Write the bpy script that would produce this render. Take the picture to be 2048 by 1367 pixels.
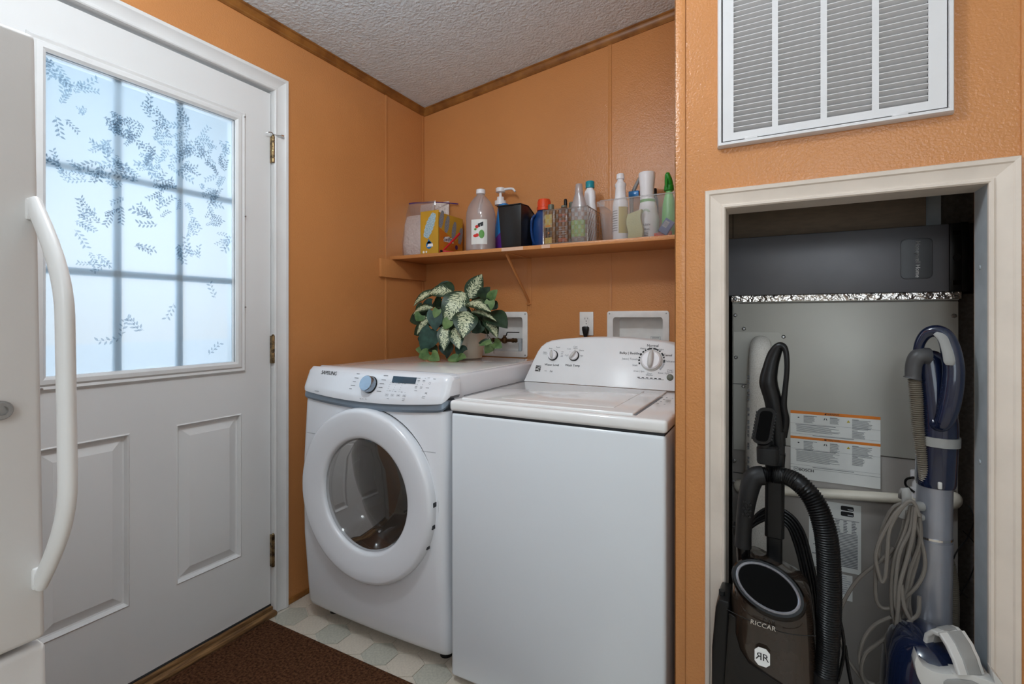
import bpy, bmesh, math, random
from mathutils import Vector, Matrix
random.seed(7)
PI = math.pi
V = Vector
SC = bpy.context.scene
COL = SC.collection
for _o in list(bpy.data.objects): bpy.data.objects.remove(_o)

# ------------------------------------------------------------------ camera, world, lights, exposure
CAM = V((1.813, 0.0, 1.2)); HEAD = math.radians(28.3); FPX = 994.0; CU = 1024.0; CV = 635.0
cd = bpy.data.cameras.new('camera'); cam = bpy.data.objects.new('camera', cd); COL.objects.link(cam)
cam.location = CAM; cam.rotation_euler = (PI/2, 0, HEAD)
cd.sensor_width = 36.0; cd.lens = FPX/2048*36.0; cd.shift_y = -(683.5-CV)/2048
cd.clip_start = 0.02; cd.clip_end = 200
SC.camera = cam

SC.view_settings.view_transform = 'Standard'; SC.view_settings.look = 'None'
SC.view_settings.gamma = 1.0; SC.view_settings.use_curve_mapping = False
SC.view_settings.exposure = -0.22

W = bpy.data.worlds.new('world'); SC.world = W; W.use_nodes = True
nt = W.node_tree; bg = nt.nodes['Background']
tc = nt.nodes.new('ShaderNodeTexCoord'); sx = nt.nodes.new('ShaderNodeSeparateXYZ'); rp = nt.nodes.new('ShaderNodeValToRGB')
nt.links.new(tc.outputs['Generated'], sx.inputs[0]); nt.links.new(sx.outputs['Z'], rp.inputs[0]); nt.links.new(rp.outputs[0], bg.inputs['Color'])
e = rp.color_ramp.elements
e[0].position = 0.0; e[0].color = (0.95, 0.98, 1.0, 1)
e[1].position = 1.0; e[1].color = (0.22, 0.37, 0.52, 1)
k = e.new(0.14); k.color = (0.88, 0.94, 1.0, 1)
k = e.new(0.40); k.color = (0.21, 0.33, 0.44, 1)
bg.inputs['Strength'].default_value = 1.50
sd = bpy.data.lights.new('sun', 'SUN'); sd.energy = 4.5; sd.angle = 0.1; so = bpy.data.objects.new('sun', sd); COL.objects.link(so); so.rotation_euler = (0.2, math.radians(38), 0)

def area(name, loc, rot, sx_, sy_, power, color, shape='RECTANGLE'):
    d = bpy.data.lights.new(name, 'AREA'); d.shape = shape; d.size = sx_; d.size_y = sy_
    d.energy = power; d.color = color
    o = bpy.data.objects.new(name, d); COL.objects.link(o); o.location = loc; o.rotation_euler = rot
    return o
def bulb(name, loc, power, color, r):
    d = bpy.data.lights.new(name, 'POINT'); d.energy = power; d.color = color; d.shadow_soft_size = r
    o = bpy.data.objects.new(name, d); COL.objects.link(o); o.location = loc; return o
bulb('ceiling_lamp_light', (1.02, 0.50, 2.30), 34, (0.88, 0.95, 1.0), 0.10)
bulb('rear_point_fill', (2.1, -0.9, 1.95), 23, (0.88, 0.95, 1.0), 0.14)  # added fill, no fixture: lifts the ceiling and the closet
# added area fill behind the camera, brightens the closet
area('rear_area_fill', (2.35, -1.72, 1.45), (PI/2, 0, 0), 1.1, 1.3, 9, (0.84, 0.93, 1.0))
area('door_window_light', (-0.34, 0.90, 1.52), (0, -PI/2, 0), 0.95, 0.60, 6.5, (0.80, 0.90, 1.0))
pl = bpy.data.lights['door_window_light']

# ------------------------------------------------------------------ pixel rays -> points on real planes
cH, sH = math.cos(HEAD), math.sin(HEAD)
FW = V((-sH, cH, 0)); RT = V((cH, sH, 0))
def ray(u, v):
    return FW + RT*((u-CU)/FPX) + V((0, 0, (CV-v)/FPX))
def PY(u, v, y):
    d = ray(u, v); return CAM + d*((y-CAM.y)/d.y)
def PX(u, v, x):
    d = ray(u, v); return CAM + d*((x-CAM.x)/d.x)
def PZ(u, v, z):
    d = ray(u, v); return CAM + d*((z-CAM.z)/d.z)
def sc(u, y):            # metres per pixel at plane y
    return (y/ray(u, 0).y)/FPX

# ------------------------------------------------------------------ materials
def lin(c):
    return tuple(((x/255)/12.92 if x/255 <= 0.04045 else ((x/255+0.055)/1.055)**2.4) for x in c)
MATS = {}
def mat(name, rgb, rough=0.5, metal=0.0, spec=0.5, coat=0.0, noise=0.0, nscale=20.0, bump=0.0, bscale=200.0, bdist=0.001, alpha=1.0, trans=0.0, ior=1.45, stretch=None, rgb2=None, rvar=0.0, emit=None, sub=0.0):
    m = bpy.data.materials.new(name); m.use_nodes = True; MATS[name] = m
    t = m.node_tree; b = t.nodes['Principled BSDF']
    c = lin(rgb)
    b.inputs['Base Color'].default_value = (*c, 1); b.inputs['Roughness'].default_value = rough
    b.inputs['Metallic'].default_value = metal; b.inputs['Specular IOR Level'].default_value = spec
    b.inputs['Coat Weight'].default_value = coat; b.inputs['Coat Roughness'].default_value = 0.08
    b.inputs['Alpha'].default_value = alpha; b.inputs['Transmission Weight'].default_value = trans; b.inputs['IOR'].default_value = ior
    if sub: b.inputs['Subsurface Weight'].default_value = sub; b.inputs['Subsurface Scale'].default_value = 0.01
    if emit: b.inputs['Emission Color'].default_value = (*lin(emit[0]), 1); b.inputs['Emission Strength'].default_value = emit[1]
    co = t.nodes.new('ShaderNodeTexCoord'); src = co.outputs['Object']
    if stretch:
        mp = t.nodes.new('ShaderNodeMapping'); mp.inputs['Scale'].default_value = stretch
        t.links.new(src, mp.inputs[0]); src = mp.outputs[0]
    if noise == 0.0 and not rgb2: noise = 0.04
    if noise or rgb2:
        n = t.nodes.new('ShaderNodeTexNoise'); n.inputs['Scale'].default_value = nscale; n.inputs['Detail'].default_value = 4
        t.links.new(src, n.inputs['Vector'])
        r = t.nodes.new('ShaderNodeValToRGB'); t.links.new(n.outputs['Fac'], r.inputs[0])
        c2 = lin(rgb2) if rgb2 else tuple(min(1, x*(1+noise)) for x in c)
        c1 = c if rgb2 else tuple(x*(1-noise) for x in c)
        r.color_ramp.elements[0].position = 0.35; r.color_ramp.elements[1].position = 0.65
        r.color_ramp.elements[0].color = (*c1, 1); r.color_ramp.elements[1].color = (*c2, 1)
        t.links.new(r.outputs[0], b.inputs['Base Color'])
    if bump:
        n2 = t.nodes.new('ShaderNodeTexNoise'); n2.inputs['Scale'].default_value = bscale; n2.inputs['Detail'].default_value = 2
        t.links.new(src, n2.inputs['Vector'])
        bp = t.nodes.new('ShaderNodeBump'); bp.inputs['Strength'].default_value = bump; bp.inputs['Distance'].default_value = bdist
        t.links.new(n2.outputs['Fac'], bp.inputs['Height']); t.links.new(bp.outputs[0], b.inputs['Normal'])
    return m
def clearmat(name, rgb, opac, rough=0.1, gloss=0.12, bump=0.0, bscale=60.0, transl=0.5):
    """thin clear or milky plastic / glass: part see-through, part milky, part gloss"""
    m = bpy.data.materials.new(name); m.use_nodes = True; t = m.node_tree; MATS[name] = m
    for n in list(t.nodes): t.nodes.remove(n)
    o = t.nodes.new('ShaderNodeOutputMaterial'); c = (*lin(rgb), 1)
    tr = t.nodes.new('ShaderNodeBsdfTransparent'); df = t.nodes.new('ShaderNodeBsdfDiffuse'); tl = t.nodes.new('ShaderNodeBsdfTranslucent'); gl = t.nodes.new('ShaderNodeBsdfGlossy')
    df.inputs[0].default_value = c; tl.inputs[0].default_value = c; gl.inputs['Roughness'].default_value = rough
    tint = lin(rgb); k = 1-opac*0.25; tr.inputs[0].default_value = (k+(1-k)*tint[0], k+(1-k)*tint[1], k+(1-k)*tint[2], 1)
    m1 = t.nodes.new('ShaderNodeMixShader'); m1.inputs[0].default_value = transl; t.links.new(df.outputs[0], m1.inputs[1]); t.links.new(tl.outputs[0], m1.inputs[2])
    m2 = t.nodes.new('ShaderNodeMixShader'); m2.inputs[0].default_value = opac; t.links.new(tr.outputs[0], m2.inputs[1]); t.links.new(m1.outputs[0], m2.inputs[2])
    lw = t.nodes.new('ShaderNodeLayerWeight'); lw.inputs[0].default_value = 0.25
    mu = t.nodes.new('ShaderNodeMath'); mu.operation = 'MULTIPLY_ADD'; mu.inputs[1].default_value = 0.5; mu.inputs[2].default_value = gloss*0.5
    t.links.new(lw.outputs['Fresnel'], mu.inputs[0])
    m3 = t.nodes.new('ShaderNodeMixShader'); t.links.new(mu.outputs[0], m3.inputs[0]); t.links.new(m2.outputs[0], m3.inputs[1]); t.links.new(gl.outputs[0], m3.inputs[2])
    t.links.new(m3.outputs[0], o.inputs[0])
    if bump:
        n2 = t.nodes.new('ShaderNodeTexNoise'); n2.inputs['Scale'].default_value = bscale
        co = t.nodes.new('ShaderNodeTexCoord'); t.links.new(co.outputs['Object'], n2.inputs['Vector'])
        bp = t.nodes.new('ShaderNodeBump'); bp.inputs['Strength'].default_value = bump; bp.inputs['Distance'].default_value = 0.003
        t.links.new(n2.outputs['Fac'], bp.inputs['Height']); t.links.new(bp.outputs[0], gl.inputs['Normal']); t.links.new(bp.outputs[0], df.inputs['Normal'])
    return m

mat('wall_paint', (200, 135, 80), 0.27, spec=0.5, bump=0.7, bscale=170, bdist=0.002, noise=0.03, nscale=3)
mat('ceiling_texture', (220, 230, 238), 0.9, bump=1.0, bscale=75, bdist=0.006)
mat('oak_trim', (158, 104, 48), 0.4, stretch=(1, 1, 1), rgb2=(122, 74, 30), nscale=14, bump=0.1)
mat('threshold_oak', (150, 112, 70), 0.6, rgb2=(88, 58, 34), nscale=9, stretch=(14, 1.2, 10), bump=0.4, bscale=20)
mat('casing_white', (222, 221, 220), 0.4, noise=0.03, nscale=8)
mat('casing_cream', (222, 208, 194), 0.42, noise=0.05, nscale=10)
mat('door_white', (224, 223, 222), 0.45, noise=0.015, nscale=3, bump=0.12, bscale=260, bdist=0.0006)
mat('vinyl_cream', (206, 194, 178), 0.45, noise=0.06, nscale=130)
mat('wall_pale', (222, 218, 210), 0.6, bump=0.2)
mat('vinyl_green', (184, 180, 166), 0.45, noise=0.10, nscale=110)
mat('vinyl_grout', (216, 206, 192), 0.55)
mat('tape', (214, 176, 150), 0.35)
mat('rug', (112, 74, 50), 0.95, rgb2=(62, 38, 25), nscale=120, bump=1.0, bscale=260, bdist=0.006, spec=0.1)
mat('appliance_white', (228, 229, 233), 0.22, spec=0.5, coat=0.3, noise=0.008, nscale=2)
mat('washer_white', (224, 228, 232), 0.25, spec=0.5, coat=0.3, noise=0.008, nscale=2)
mat('gloss_white', (234, 232, 230), 0.12, coat=0.5, noise=0.008)
mat('console_white', (228, 228, 228), 0.28, noise=0.008)
mat('band_grey', (122, 134, 146), 0.35, metal=0.3)
mat('dark_seal', (44, 46, 50), 0.6)
mat('steel', (170, 170, 170), 0.28, metal=1.0, noise=0.05, nscale=40)
mat('brushed_steel', (160, 172, 184), 0.25, metal=1.0, noise=0.08, nscale=60, stretch=(1, 1, 8))
mat('brass_worn', (176, 150, 108), 0.35, metal=1.0, rgb2=(80, 66, 50), nscale=60)
mat('brass_valve', (96, 74, 50), 0.4, metal=0.8, noise=0.2)
mat('chrome', (220, 220, 220), 0.12, metal=1.0)
mat('hollow_shade', (5, 5, 5), 0.8, spec=0.1)  # near black, stands in for the shade inside hollows
mat('black_plastic', (14, 14, 15), 0.36, spec=0.4, noise=0.1, nscale=40)
mat('black_matte', (22, 22, 23), 0.5, spec=0.4, bump=0.2, bscale=400, bdist=0.0004)
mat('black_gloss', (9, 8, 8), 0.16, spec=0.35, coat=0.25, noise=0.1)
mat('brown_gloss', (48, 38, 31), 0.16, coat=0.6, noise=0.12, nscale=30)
mat('print_black', (28, 28, 30), 0.6)
mat('print_grey', (110, 112, 116), 0.6)
mat('print_light', (170, 172, 176), 0.6)
mat('print_white', (236, 236, 234), 0.5)
mat('print_orange', (222, 124, 32), 0.5)
mat('print_red', (206, 44, 34), 0.5)
mat('print_green', (88, 150, 62), 0.5)
mat('print_yellow', (196, 176, 60), 0.5)
mat('display', (38, 60, 76), 0.08, coat=0.6)
mat('paper_white', (226, 226, 222), 0.5, noise=0.02)
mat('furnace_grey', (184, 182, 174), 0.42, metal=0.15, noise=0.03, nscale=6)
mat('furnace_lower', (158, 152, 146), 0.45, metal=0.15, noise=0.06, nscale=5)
mat('foil', (215, 210, 205), 0.22, metal=1.0, bump=0.8, bscale=60, bdist=0.01, noise=0.1, nscale=50)
mat('galvanized', (176, 182, 186), 0.5, metal=0.15, noise=0.08, nscale=20)
mat('cleaner_grey', (112, 112, 116), 0.42, metal=0.2, noise=0.07, nscale=7)
mat('cleaner_badge', (52, 51, 53), 0.3)
mat('closet_dark', (140, 134, 128), 0.85, noise=0.12, nscale=60, bump=0.3)
mat('insulation', (92, 85, 80), 0.9, noise=0.2, nscale=120, bump=0.6, bscale=150)
mat('duct_board', (128, 112, 96), 0.85, noise=0.08, nscale=30, stretch=(1, 1, 5), bump=0.3)
mat('pvc', (226, 218, 202), 0.35, noise=0.03)
mat('hose_mesh', (246, 243, 238), 0.7, bump=0.6, bscale=500, bdist=0.001, rgb2=(222, 218, 210), nscale=420)
mat('grille_white', (224, 222, 222), 0.42, noise=0.01)
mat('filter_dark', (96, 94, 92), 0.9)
mat('navy', (18, 27, 52), 0.12, coat=0.8, noise=0.1)
mat('silver_plastic', (150, 152, 160), 0.3, metal=0.55, noise=0.03)
mat('grey_plastic', (142, 141, 138), 0.45, noise=0.04)
mat('pale_plastic', (196, 194, 190), 0.3, coat=0.2, noise=0.02)
mat('cord_grey', (112, 106, 99), 0.5, noise=0.04)
mat('hose_tan', (112, 104, 92), 0.4)
mat('duct_grey', (72, 71, 72), 0.4, spec=0.4)
mat('hose_grey', (120, 116, 108), 0.4)
mat('fridge_white', (214, 211, 208), 0.4, noise=0.01, bump=0.15, bscale=350, bdist=0.0005)
mat('handle_white', (226, 224, 222), 0.3, noise=0.008)
mat('leaf_dark', (44, 66, 42), 0.45, rgb2=(24, 40, 27), nscale=30, spec=0.4)
mat('leaf_blue', (54, 84, 72), 0.5, rgb2=(34, 56, 50), nscale=30, spec=0.35)
mat('leaf_light', (112, 134, 82), 0.5, rgb2=(70, 100, 56), nscale=26, spec=0.35)
mat('stem', (66, 62, 40), 0.6)
mat('soil', (38, 28, 20), 0.95, bump=1, bscale=80, bdist=0.01)
mat('pot_cream', (216, 206, 188), 0.35, noise=0.03, coat=0.2)
mat('orange_cap', (228, 74, 30), 0.4)
mat('detergent_blue', (22, 58, 112), 0.25, coat=0.3)
mat('cleaner_blue', (20, 120, 190), 0.3, coat=0.3)
mat('cleaner_purple', (92, 38, 130), 0.3, coat=0.3)
mat('teal_cap', (26, 138, 152), 0.4)
mat('white_plastic', (232, 230, 232), 0.35, noise=0.01)
mat('green_plastic', (28, 134, 36), 0.3, coat=0.2)
mat('green_liquid', (110, 186, 100), 0.3)
mat('label_green', (146, 172, 118), 0.5)
mat('label_red', (150, 76, 58), 0.5)
mat('grey_cap', (96, 98, 84), 0.4)
mat('gold_box', (206, 156, 44), 0.45, rgb2=(190, 148, 52), nscale=8)
mat('box_orange', (196, 96, 28), 0.45, rgb2=(206, 130, 40), nscale=10)
mat('box_blue', (120, 160, 180), 0.5, rgb2=(196, 216, 222), nscale=240)
mat('box_slate', (104, 108, 126), 0.5, rgb2=(160, 164, 168), nscale=240)
mat('red_plastic', (196, 30, 40), 0.35)
mat('sponge_yellow', (190, 186, 140), 0.9, bump=0.8, bscale=200, bdist=0.002)
mat('cotton', (232, 220, 214), 0.9, bump=0.9, bscale=70, bdist=0.01)
mat('zip_purple', (74, 40, 104), 0.4)
mat('label_yellow', (190, 170, 92), 0.5)
mat('bottle_amber', (112, 78, 44), 0.25, coat=0.3, noise=0.2, nscale=50)
mat('bottle_brown', (104, 66, 48), 0.25, coat=0.3, noise=0.2, nscale=50)
mat('bin_black', (24, 24, 25), 0.35, bump=0.25, bscale=600, bdist=0.0004)
mat('packet_blue', (86, 104, 150), 0.5)
mat('outlet_white', (234, 232, 228), 0.3)
mat('muntin', (190, 204, 214), 0.5)
mat('snow', (242, 245, 248), 0.8)
mat('lamp_shade', (240, 238, 230), 0.4)
mat('strip_dark', (60, 52, 44), 0.7)
clearmat('frosted_film', (214, 232, 244), 0.40, 0.3, 0.05, transl=0.3)
clearmat('leaf_print', (66, 116, 148), 0.46, 0.3, 0.0, transl=0.2)
clearmat('leaf_print_faint', (120, 164, 190), 0.42, 0.3, 0.0, transl=0.3)
clearmat('jug_clear', (240, 230, 228), 0.50, 0.15, 0.15)
clearmat('bag_clear', (232, 222, 224), 0.22, 0.12, 0.35, bump=1.0, bscale=22)
clearmat('basket_clear', (170, 160, 150), 0.22, 0.08, 0.35)
clearmat('bin_frosted', (226, 226, 228), 0.25, 0.25, 0.12)
clearmat('bottle_frosted', (222, 218, 220), 0.60, 0.25, 0.15)
clearmat('door_glass', (70, 66, 60), 0.62, 0.04, 0.16)
clearmat('bowl_glass', (120, 120, 118), 0.15, 0.05, 0.5)

# variegated leaf (uses the leaf's own UV: x along, y across)
m = bpy.data.materials.new('leaf_variegated'); m.use_nodes = True; MATS['leaf_variegated'] = m
t = m.node_tree; b = t.nodes['Principled BSDF']; b.inputs['Roughness'].default_value = 0.45
uv = t.nodes.new('ShaderNodeUVMap'); sp = t.nodes.new('ShaderNodeSeparateXYZ'); t.links.new(uv.outputs[0], sp.inputs[0])
def mth(op, a, b_=None, c_=None):
    n = t.nodes.new('ShaderNodeMath'); n.operation = op
    for i, x in enumerate((a, b_, c_)):
        if x is None: continue
        if isinstance(x, (int, float)): n.inputs[i].default_value = x
        else: t.links.new(x, n.inputs[i])
    return n.outputs[0]
across = mth('ABSOLUTE', mth('MULTIPLY_ADD', sp.outputs['Y'], 2.0, -1.0))
vein = mth('SUBTRACT', sp.outputs['X'], mth('MULTIPLY', across, 0.25))
cb = t.nodes.new('ShaderNodeCombineXYZ'); t.links.new(mth('MULTIPLY', vein, 22.0), cb.inputs[0]); t.links.new(mth('MULTIPLY', sp.outputs['Y'], 5.0), cb.inputs[1])
oi = t.nodes.new('ShaderNodeObjectInfo'); t.links.new(mth('MULTIPLY', oi.outputs['Random'], 30.0), cb.inputs[2])
nz = t.nodes.new('ShaderNodeTexNoise'); nz.inputs['Scale'].default_value = 1.6; nz.inputs['Detail'].default_value = 3; t.links.new(cb.outputs[0], nz.inputs['Vector'])
msk = mth('SUBTRACT', mth('MULTIPLY_ADD', nz.outputs['Fac'], 2.3, -0.56), mth('MULTIPLY', mth('POWER', across, 2.6), 0.95))
rr = t.nodes.new('ShaderNodeValToRGB'); t.links.new(msk, rr.inputs[0])
rr.color_ramp.elements[0].position = 0.36; rr.color_ramp.elements[0].color = (*lin((34, 56, 34)), 1)
rr.color_ramp.elements[1].position = 0.52; rr.color_ramp.elements[1].color = (*lin((206, 210, 176)), 1)
kk = rr.color_ramp.elements.new(0.44); kk.color = (*lin((84, 108, 62)), 1)
t.links.new(rr.outputs[0], b.inputs['Base Color'])

# ------------------------------------------------------------------ object helpers
def tag(o, label=None, cat=None, group=None, kind=None):
    if label: o['label'] = label
    if cat: o['category'] = cat
    if group: o['group'] = group
    if kind: o['kind'] = kind
    return o
def world_loc(o):
    p = V((0, 0, 0))
    while o is not None: p = p + o.location; o = o.parent
    return p
def thing(name, label, cat, loc, group=None):
    o = bpy.data.objects.new(name, None); COL.objects.link(o); o.location = loc; o.empty_display_size = 0.05
    return tag(o, label, cat, group)
class MB:
    def __init__(s): s.bm = bmesh.new(); s.mi = 0
    def _f(s, vs):
        try:
            f = s.bm.faces.new(vs); f.material_index = s.mi; return f
        except ValueError: return None
    def box(s, lo, hi, r=0.0, seg=2):
        lo = V(lo); hi = V(hi)
        vs = [s.bm.verts.new((x, y, z)) for x in (lo.x, hi.x) for y in (lo.y, hi.y) for z in (lo.z, hi.z)]
        fs = [s._f([vs[i] for i in q]) for q in ((0, 1, 3, 2), (4, 6, 7, 5), (0, 4, 5, 1), (2, 3, 7, 6), (0, 2, 6, 4), (1, 5, 7, 3))]
        if r > 0:
            r = min(r, 0.49*min(abs(hi[i]-lo[i]) for i in range(3)))
            es = {e for f in fs for e in f.edges}
            bmesh.ops.bevel(s.bm, geom=list(es), offset=r, segments=seg, profile=0.5, affect='EDGES')
        return s
    def loft(s, rings, cap0=True, cap1=True, closed=True):
        R = [[s.bm.verts.new(p) for p in r] for r in rings]
        n = len(R[0])
        for a, b_ in zip(R, R[1:]):
            for i in range(n if closed else n-1):
                j = (i+1) % n; s._f([a[i], a[j], b_[j], b_[i]])
        if cap0: s._f(list(reversed(R[0])))
        if cap1: s._f(R[-1])
        return R
    def lathe(s, c, prof, seg=32, axis='Z', cap0=True, cap1=True):
        """prof: (radius, along). axis Z up, or 'Y' towards -Y (along = y), 'X'"""
        c = V(c); rings = []
        for r, h in prof:
            ring = []
            for i in range(seg):
                a = 2*PI*i/seg; x, y = r*math.cos(a), r*math.sin(a)
                if axis == 'Z': ring.append(c+V((x, y, h)))
                elif axis == 'Y': ring.append(c+V((x, h, y)))
                else: ring.append(c+V((h, x, y)))
            rings.append(ring)
        s.loft(rings, cap0, cap1); return s
    def cyl(s, p0, p1, r0, r1=None, seg=16):
        return s.tube([p0, p1], [r0, r0 if r1 is None else r1], seg, smooth=False)
    def tube(s, pts, rad, seg=12, smooth=True, n=None, ref=None, flat=None, cap=True):
        """rad: number or list per control point; flat: factor on the axis across ref"""
        pts = [V(p) for p in pts]
        rads = list(rad) if isinstance(rad, (list, tuple)) else [rad]*len(pts)
        if smooth and len(pts) > 2:
            n = n or 6; P = []; Rr = []
            for i in range(len(pts)-1):
                p0 = pts[max(i-1, 0)]; p1 = pts[i]; p2 = pts[i+1]; p3 = pts[min(i+2, len(pts)-1)]
                for k_ in range(n):
                    t_ = k_/n; t2 = t_*t_; t3 = t2*t_
                    P.append(0.5*((2*p1)+(-p0+p2)*t_+(2*p0-5*p1+4*p2-p3)*t2+(-p0+3*p1-3*p2+p3)*t3))
                    Rr.append(rads[i]*(1-t_)+rads[i+1]*t_)
            P.append(pts[-1]); Rr.append(rads[-1]); pts, rads = P, Rr
        T = []
        for i in range(len(pts)):
            d = pts[min(i+1, len(pts)-1)]-pts[max(i-1, 0)]
            T.append(d.normalized() if d.length > 1e-9 else V((0, 0, 1)))
        S = None; rings = []
        for i, p in enumerate(pts):
            if ref is not None: S = V(ref).cross(T[i])
            elif S is None: S = T[i].orthogonal()
            else: S = S-T[i]*S.dot(T[i])
            if S.length < 1e-6: S = T[i].orthogonal()
            S = S.normalized(); U = T[i].cross(S).normalized()
            f = flat if flat else 1.0; ff = f[min(i, len(f)-1)] if isinstance(f, (list, tuple)) else f
            rings.append([p+S*(rads[i]*math.cos(2*PI*k_/seg))+U*(rads[i]*ff*math.sin(2*PI*k_/seg)) for k_ in range(seg)])
        s.loft(rings, cap, cap); return s
    def corrugated(s, pts, r, pitch=0.004, depth=0.0015, seg=18):
        pts = [V(p) for p in pts]; P = []
        rl = list(r) if isinstance(r, (list, tuple)) else [r]*len(pts); RR = []
        for i in range(len(pts)-1):
            p0 = pts[max(i-1, 0)]; p1 = pts[i]; p2 = pts[i+1]; p3 = pts[min(i+2, len(pts)-1)]
            for k_ in range(24):
                t_ = k_/24; t2 = t_*t_; t3 = t2*t_
                P.append(0.5*((2*p1)+(-p0+p2)*t_+(2*p0-5*p1+4*p2-p3)*t2+(-p0+3*p1-3*p2+p3)*t3)); RR.append(rl[i]*(1-t_)+rl[i+1]*t_)
        P.append(pts[-1]); RR.append(rl[-1])
        out = [P[0]]; ro = [RR[0]]; acc = 0
        for i in range(1, len(P)):
            d = (P[i]-P[i-1]).length
            while acc+d >= pitch/2:
                f = (pitch/2-acc)/d; q = P[i-1].lerp(P[i], f); out.append(q); ro.append(RR[i]); P[i-1] = q; d = (P[i]-q).length; acc = 0
            acc += d
        rads = [ro[i]+(depth if i % 2 else -depth) for i in range(len(out))]
        return s.tube(out, rads, seg, smooth=False)
    def prism(s, poly, d):
        """poly: list of 3-D points; extruded by vector d"""
        d = V(d); a = [s.bm.verts.new(V(p)) for p in poly]; b_ = [s.bm.verts.new(V(p)+d) for p in poly]; n = len(a)
        s._f(a); s._f(list(reversed(b_)))
        for i in range(n):
            j = (i+1) % n; s._f([a[j], a[i], b_[i], b_[j]])
        return s
    def quad(s, *p):
        s._f([s.bm.verts.new(V(q)) for q in p]); return s
    def bevel_all(s, r, seg=2, ang=0.6):
        s.bm.normal_update()
        es = [e for e in s.bm.edges if len(e.link_faces) == 2 and e.calc_face_angle(0) > ang]
        bmesh.ops.bevel(s.bm, geom=es, offset=r, segments=seg, profile=0.5, affect='EDGES', clamp_overlap=True); return s
    def text(s, string, size, fn, align='CENTER', depth=0.0):
        for vs, fs in [text_geo(string, size, align)]:
            vv = [s.bm.verts.new(fn(x, y)) for x, y in vs]
            for f in fs: s._f([vv[i] for i in f])
        return s
    def build(s, name, material, parent=None, flat=False, sharp=32, label=None):
        bmesh.ops.recalc_face_normals(s.bm, faces=s.bm.faces[:])
        me = bpy.data.meshes.new(name); s.bm.to_mesh(me); s.bm.free()
        for mm in (material if isinstance(material, (list, tuple)) else [material]): me.materials.append(MATS[mm])
        if not flat:
            me.polygons.foreach_set('use_smooth', [True]*len(me.polygons)); me.set_sharp_from_angle(angle=math.radians(sharp))
        o = bpy.data.objects.new(name, me); COL.objects.link(o)
        if parent is not None:
            me.transform(Matrix.Translation(-world_loc(parent))); o.parent = parent
        if label: o['label'] = label
        return o
_tc = {}
def text_geo(string, size, align):
    key = (string, align)
    if key not in _tc:
        cu = bpy.data.curves.new('t', 'FONT'); cu.body = string; cu.size = 1.0; cu.align_x = align; cu.align_y = 'CENTER'; cu.resolution_u = 2
        ob = bpy.data.objects.new('t', cu); COL.objects.link(ob)
        bpy.context.view_layer.update()
        dg = bpy.context.evaluated_depsgraph_get(); me = bpy.data.meshes.new_from_object(ob.evaluated_get(dg))
        _tc[key] = ([(v.co.x, v.co.y) for v in me.vertices], [tuple(p.vertices) for p in me.polygons])
        bpy.data.objects.remove(ob); bpy.data.curves.remove(cu); bpy.data.meshes.remove(me)
    vs, fs = _tc[key]
    return [(x*size, y*size) for x, y in vs], fs
def plane(o, r, u, d=0.0):
    o = V(o); r = V(r).normalized(); u = V(u).normalized(); n = r.cross(u)
    return lambda x, y, dd=0.0: o+r*x+u*y+n*(d+dd)
def rrect(w, h, r, seg=4):
    pts = []
    for cx, cy, a0 in ((w/2-r, h/2-r, 0), (-w/2+r, h/2-r, PI/2), (-w/2+r, -h/2+r, PI), (w/2-r, -h/2+r, 1.5*PI)):
        for i in range(seg+1):
            a = a0+PI/2*i/seg; pts.append((cx+r*math.cos(a), cy+r*math.sin(a)))
    return pts
def ringpts(c, rx, ry, n=2.0, seg=28, tilt=0.0):
    c = V(c); out = []
    for i in range(seg):
        a = 2*PI*i/seg; x = math.copysign(abs(math.cos(a))**(2/n), math.cos(a))*rx; y = math.copysign(abs(math.sin(a))**(2/n), math.sin(a))*ry
        out.append(c+V((x, y, tilt*x)))
    return out
def struct(o): o['kind'] = 'structure'; return o
def share(o, loc, parent, name=None):
    c = bpy.data.objects.new(name or o.name.split('.')[0], o.data); COL.objects.link(c); c.parent = parent; c.location = loc; return c
# ================================================================== THE SETTING
YB = 2.291; YC = 1.335; XR = 1.578; ZC0 = 2.40; SLOPE = 0.117
def zc(x): return ZC0+SLOPE*x
Y0 = -1.85; X1 = 3.05
# floor with hexagonal pieces
fl = struct(MB().box((-0.16, Y0-0.1, -0.08), (X1+0.1, YB+0.1, -0.003)).build('floor', 'vinyl_grout'))
def hexa(mb, cx, cy, r, z0, z1):
    mb.prism([(cx+r*math.sin(PI/3*i), cy+r*math.cos(PI/3*i), z0) for i in range(6)], (0, 0, z1-z0))
HP = 0.1175; HR = HP/math.sqrt(3)
protoA = protoB = None; mb_rest = [MB(), MB()]
row = 0
for jy in range(-34, 10):
    y = 1.340+jy*HR*1.5
    if y < Y0 or y > YB: continue
    for ix in range(-3, 28):
        x = 0.084+(ix+(0.5 if jy % 2 else 0))*HP
        if x < -0.03 or x > X1-0.02: continue
        green = (jy % 2 == 0) and (ix % 2 == 0)
        if jy % 4 == 2 and jy % 2 == 0: green = (ix % 2 == 1)
        if x < 1.05 and 0.8 < y < 2.25:
            src = protoB if green else protoA
            if src is None:
                q = MB(); hexa(q, 0, 0, HR-0.0016, -0.004, 0.0)
                src = q.build('floor_tile', 'vinyl_green' if green else 'vinyl_cream', flat=True); src.parent = fl; src.location = (x, y, 0)
                if green: protoB = src; src['label'] = 'grey green hexagonal piece'
                else: protoA = src
            else:
                c = share(src, (x, y, 0), fl, 'floor_tile')
                if green: c['label'] = 'grey green hexagonal piece'
        else:
            hexa(mb_rest[1 if green else 0], x, y, HR-0.0016, -0.004, 0.0)
for q, mm in zip(mb_rest, ('vinyl_cream', 'vinyl_green')):
    o = q.build('floor_tiles', mm, fl, flat=True); o['kind'] = 'stuff'
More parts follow.
